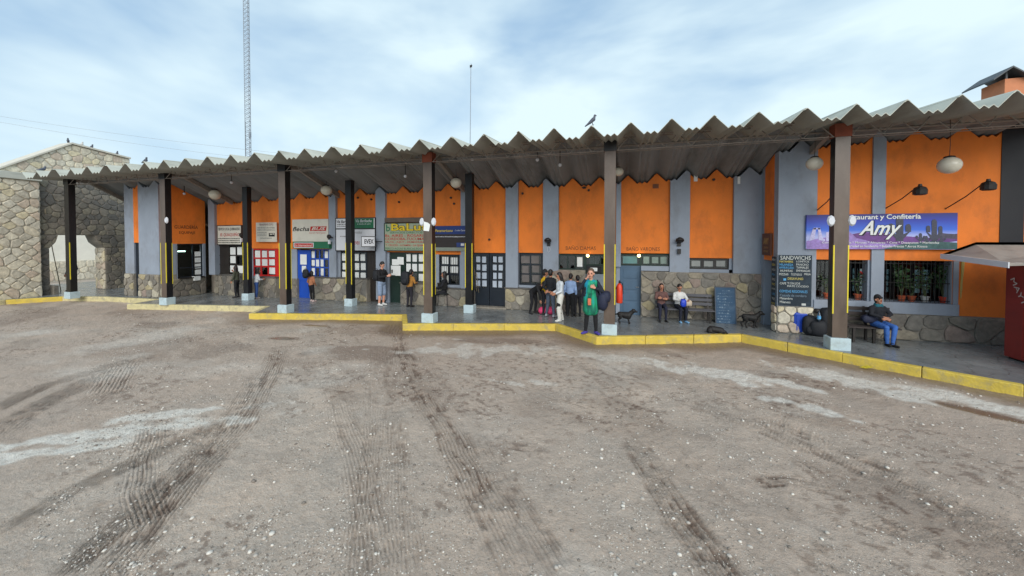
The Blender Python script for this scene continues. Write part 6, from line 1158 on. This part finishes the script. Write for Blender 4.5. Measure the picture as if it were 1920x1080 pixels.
def scarf(T, H, q): return [cone(T(-.05, .05, H - .01), T(.05, .05, H - .01), .06, .06, 'scarf'), cone(T(0, -.03, H + .0), T(0, -.03, H + .02), .07, .065, 'scarf', 1.2, (1, 0, 0))]
person('man in dark jacket, teal scarf and blue jeans sitting on the restaurant bench', (bx3, YBR + .2, .2), 1.42, D2(10), (26, 28, 36), (56, 100, 172), (24, 22, 24), hair='short', cap=True, hp=-.25, bulk=1.12, extra=scarf, mats=dict(scarf=cloth((30, 96, 110))), hip=.575, lL=((.14, -.42, .54), (.02, -.5, .085)), lR=((-.1, -.44, .53), (-.06, -.42, .085)), aL=((.26, -.12, .86), (.02, -.28, .78), .7, (0, 1, 0)), aR=((-.26, -.12, .86), (-.04, -.3, .77), .7, (0, 1, 0)), vox=.009)
pl_ = onz(127, 549); person('person in dark blue jacket half hidden behind the column by the archway', (float(pl_[0]) - .75, float(pl_[1]) + .5, .2), 1.72, D2(-60), (34, 52, 70), (22, 24, 30), bulk=1.1)
# --- dogs
DOG = M('dog_black', (24, 22, 22), .6, .3, 30, .4, 60)
def dog(label, loc, face, L=.62, Hs=.5, walk=True, tail=1):
    s = 1.0; b = Hs; P = []
    P += [cone((0, -.2, b - .13), (0, .0, b - .12), .125, .115, 'fur', .85), cone((0, 0, b - .11), (0, .24, b - .09), .105, .095, 'fur', .85), cone((0, -.22, b - .08), (0, -.38, b + .06), .085, .065, 'fur', .85), cone((0, -.4, b + .08), (0, -.44, b + .09), .075, .068, 'fur', .95), cone((0, -.46, b + .065), (0, -.56, b + .045), .042, .03, 'fur'), cone((.05, -.385, b + .13), (.062, -.36, b + .05), .022, .018, 'fur'), cone((-.05, -.385, b + .13), (-.062, -.36, b + .05), .022, .018, 'fur')]
    P += [cone((0, .3, b - .06), (0, .42, b - .1), .03, .022, 'fur'), cone((0, .42, b - .1), (0, .5, b - .2 if tail < 0 else b - .04), .022, .012, 'fur')]
    for sx, f0 in ((1, .06 if walk else 0), (-1, -.08 if walk else 0)):
        P += [cone((sx * .06, -.2, b - .16), (sx * .07, -.17 + f0 * .3, b * .5), .052, .034, 'fur'), cone((sx * .07, -.17 + f0 * .3, b * .5), (sx * .07, -.2 - f0, .05), .031, .024, 'fur'), cone((sx * .07, -.2 - f0, .035), (sx * .07, -.245 - f0, .025), .028, .024, 'fur')]
        P += [cone((sx * .06, .22, b - .13), (sx * .075, .16 + f0 * .4, b * .52), .075, .042, 'fur'), cone((sx * .075, .16 + f0 * .4, b * .52), (sx * .075, .28 + f0, b * .3), .036, .024, 'fur'), cone((sx * .075, .28 + f0, b * .3), (sx * .075, .25 + f0, .05), .024, .022, 'fur'), cone((sx * .075, .25 + f0, .033), (sx * .075, .2 + f0, .025), .027, .023, 'fur')]
    for pr in P:
        for j_, (c_, u_, w_2) in enumerate(pr['rings']): pr['rings'][j_] = (c_ * A3(1, .88, 1), u_ * 1.25, w_2 * 1.25)
    o = bake(P, dict(fur=DOG), 'dog', A3(*loc), face, .72, None, .011); tag(o, label, 'dog'); return o
dog('black dog standing beside the column near the blue door', at(1171, 606), D2(90), Hs=.46, walk=False, tail=1)
dog('lean black dog walking towards the dark restaurant doorway', at(1406, 614), D2(86), Hs=.52, walk=True, tail=-1)
p = at(1343, 624); P = [cone((-.18, .02, .13), (.16, 0, .11), .14, .125, 'fur', .9, (0, 1, 0)), cone((-.22, -.02, .12), (-.25, -.05, .1), .13, .12, 'fur'), cone((.2, -.04, .09), (.3, -.08, .07), .08, .06, 'fur'), cone((.3, -.1, .06), (.36, -.16, .04), .045, .03, 'fur'), cone((.26, -.04, .14), (.24, 0, .1), .02, .018, 'fur'), cone((-.28, -.1, .06), (-.1, -.2, .035), .05, .025, 'fur'), cone((.1, -.1, .05), (.24, -.2, .03), .04, .025, 'fur'), cone((-.34, .0, .06), (-.28, -.2, .03), .03, .018, 'fur')]
o = bake(P, dict(fur=DOG), 'dog', A3(*p), 0, .68, None, .011); tag(o, 'black dog lying curled asleep on the paving by the kerb', 'dog')
# --- birds
PG = M('pigeon_grey', (78, 82, 94), .6, .25, 25, .1); PGW = M('pigeon_white', (200, 198, 194), .6, .15, 25, .1); PGB = M('pigeon_beak', (60, 54, 50), .6, 0, 5, 0)
def pigeon(label, loc, face, mat=PG, k=1.0, up=.3):
    P = [cone((0, -.05, .12 + up * .06), (0, .06, .1 - up * .03), .062, .045, 'body', .95), cone((0, .06, .1 - up * .03), (0, .19, .08 - up * .12), .04, .018, 'body', 1.4), cone((0, -.07, .15 + up * .05), (0, -.085, .2 + up * .08), .038, .032, 'head'), cone((0, -.09, .215 + up * .08), (0, -.1, .215 + up * .08), .033, .03, 'head'), cone((0, -.125, .21 + up * .08), (0, -.15, .2 + up * .08), .011, .006, 'beak'), cone((.022, -.02, .08), (.022, -.03, .01), .009, .008, 'beak'), cone((-.022, -.02, .08), (-.022, -.03, .01), .009, .008, 'beak'), cone((.022, -.03, .008), (.022, -.065, .006), .008, .006, 'beak'), cone((-.022, -.03, .008), (-.022, -.065, .006), .008, .006, 'beak')]
    o = bake(P, dict(body=mat, head=mat, beak=PGB), 'pigeon', A3(*loc), face, k * 1.15, None, .006, 1); tag(o, label, 'bird', 'pigeons on the roofs'); return o
def on_gable(px, py): Y = yg(px, py); Z = np.interp(Y, [pts_g[5][0], pts_g[3][0], pts_g[2][0]], [pts_g[5][1], pts_g[3][1], pts_g[2][1]]) + .1; return (XG - .3, Y, Z)
i_ = int(np.argmin([abs(x - float(ony(1108, 229, YE)[0])) for x in RX])); pigeon('grey pigeon perched on a canopy ridge above the toilets', (RX[i_], YE + .12, zbase(0, YE + .12) + .34), R(100), k=.72, up=.9)
for px, py, fc, m_, lb in [(135, 262, 60, PG, 'dark pigeon perched on the peak of the stone gable'), (160, 268, 90, PGW, 'pale pigeon perched just below the gable peak'), (178, 272, 100, PG, 'grey pigeon with tail raised on the gable slope'), (226, 288, 80, PG, 'grey pigeon near the lower end of the gable slope')]: pigeon(lb, on_gable(px, py), R(fc), m_, .8)
for j, (px, fc, lb) in enumerate([(52, 200, 'dark pigeon on the canopy roof end below the gable'), (93, 180, 'dark pigeon behind a canopy ridge below the gable'), (263, 90, 'pigeon far back on the canopy before the sky, left half')]):
    i_ = int(np.argmin([abs(x - float(ony(px, 322, YE + .6)[0])) for x in RX])); pigeon(lb, (RX[i_], YE + .6, zbase(0, YE + .6) + .34), R(fc), k=.8)
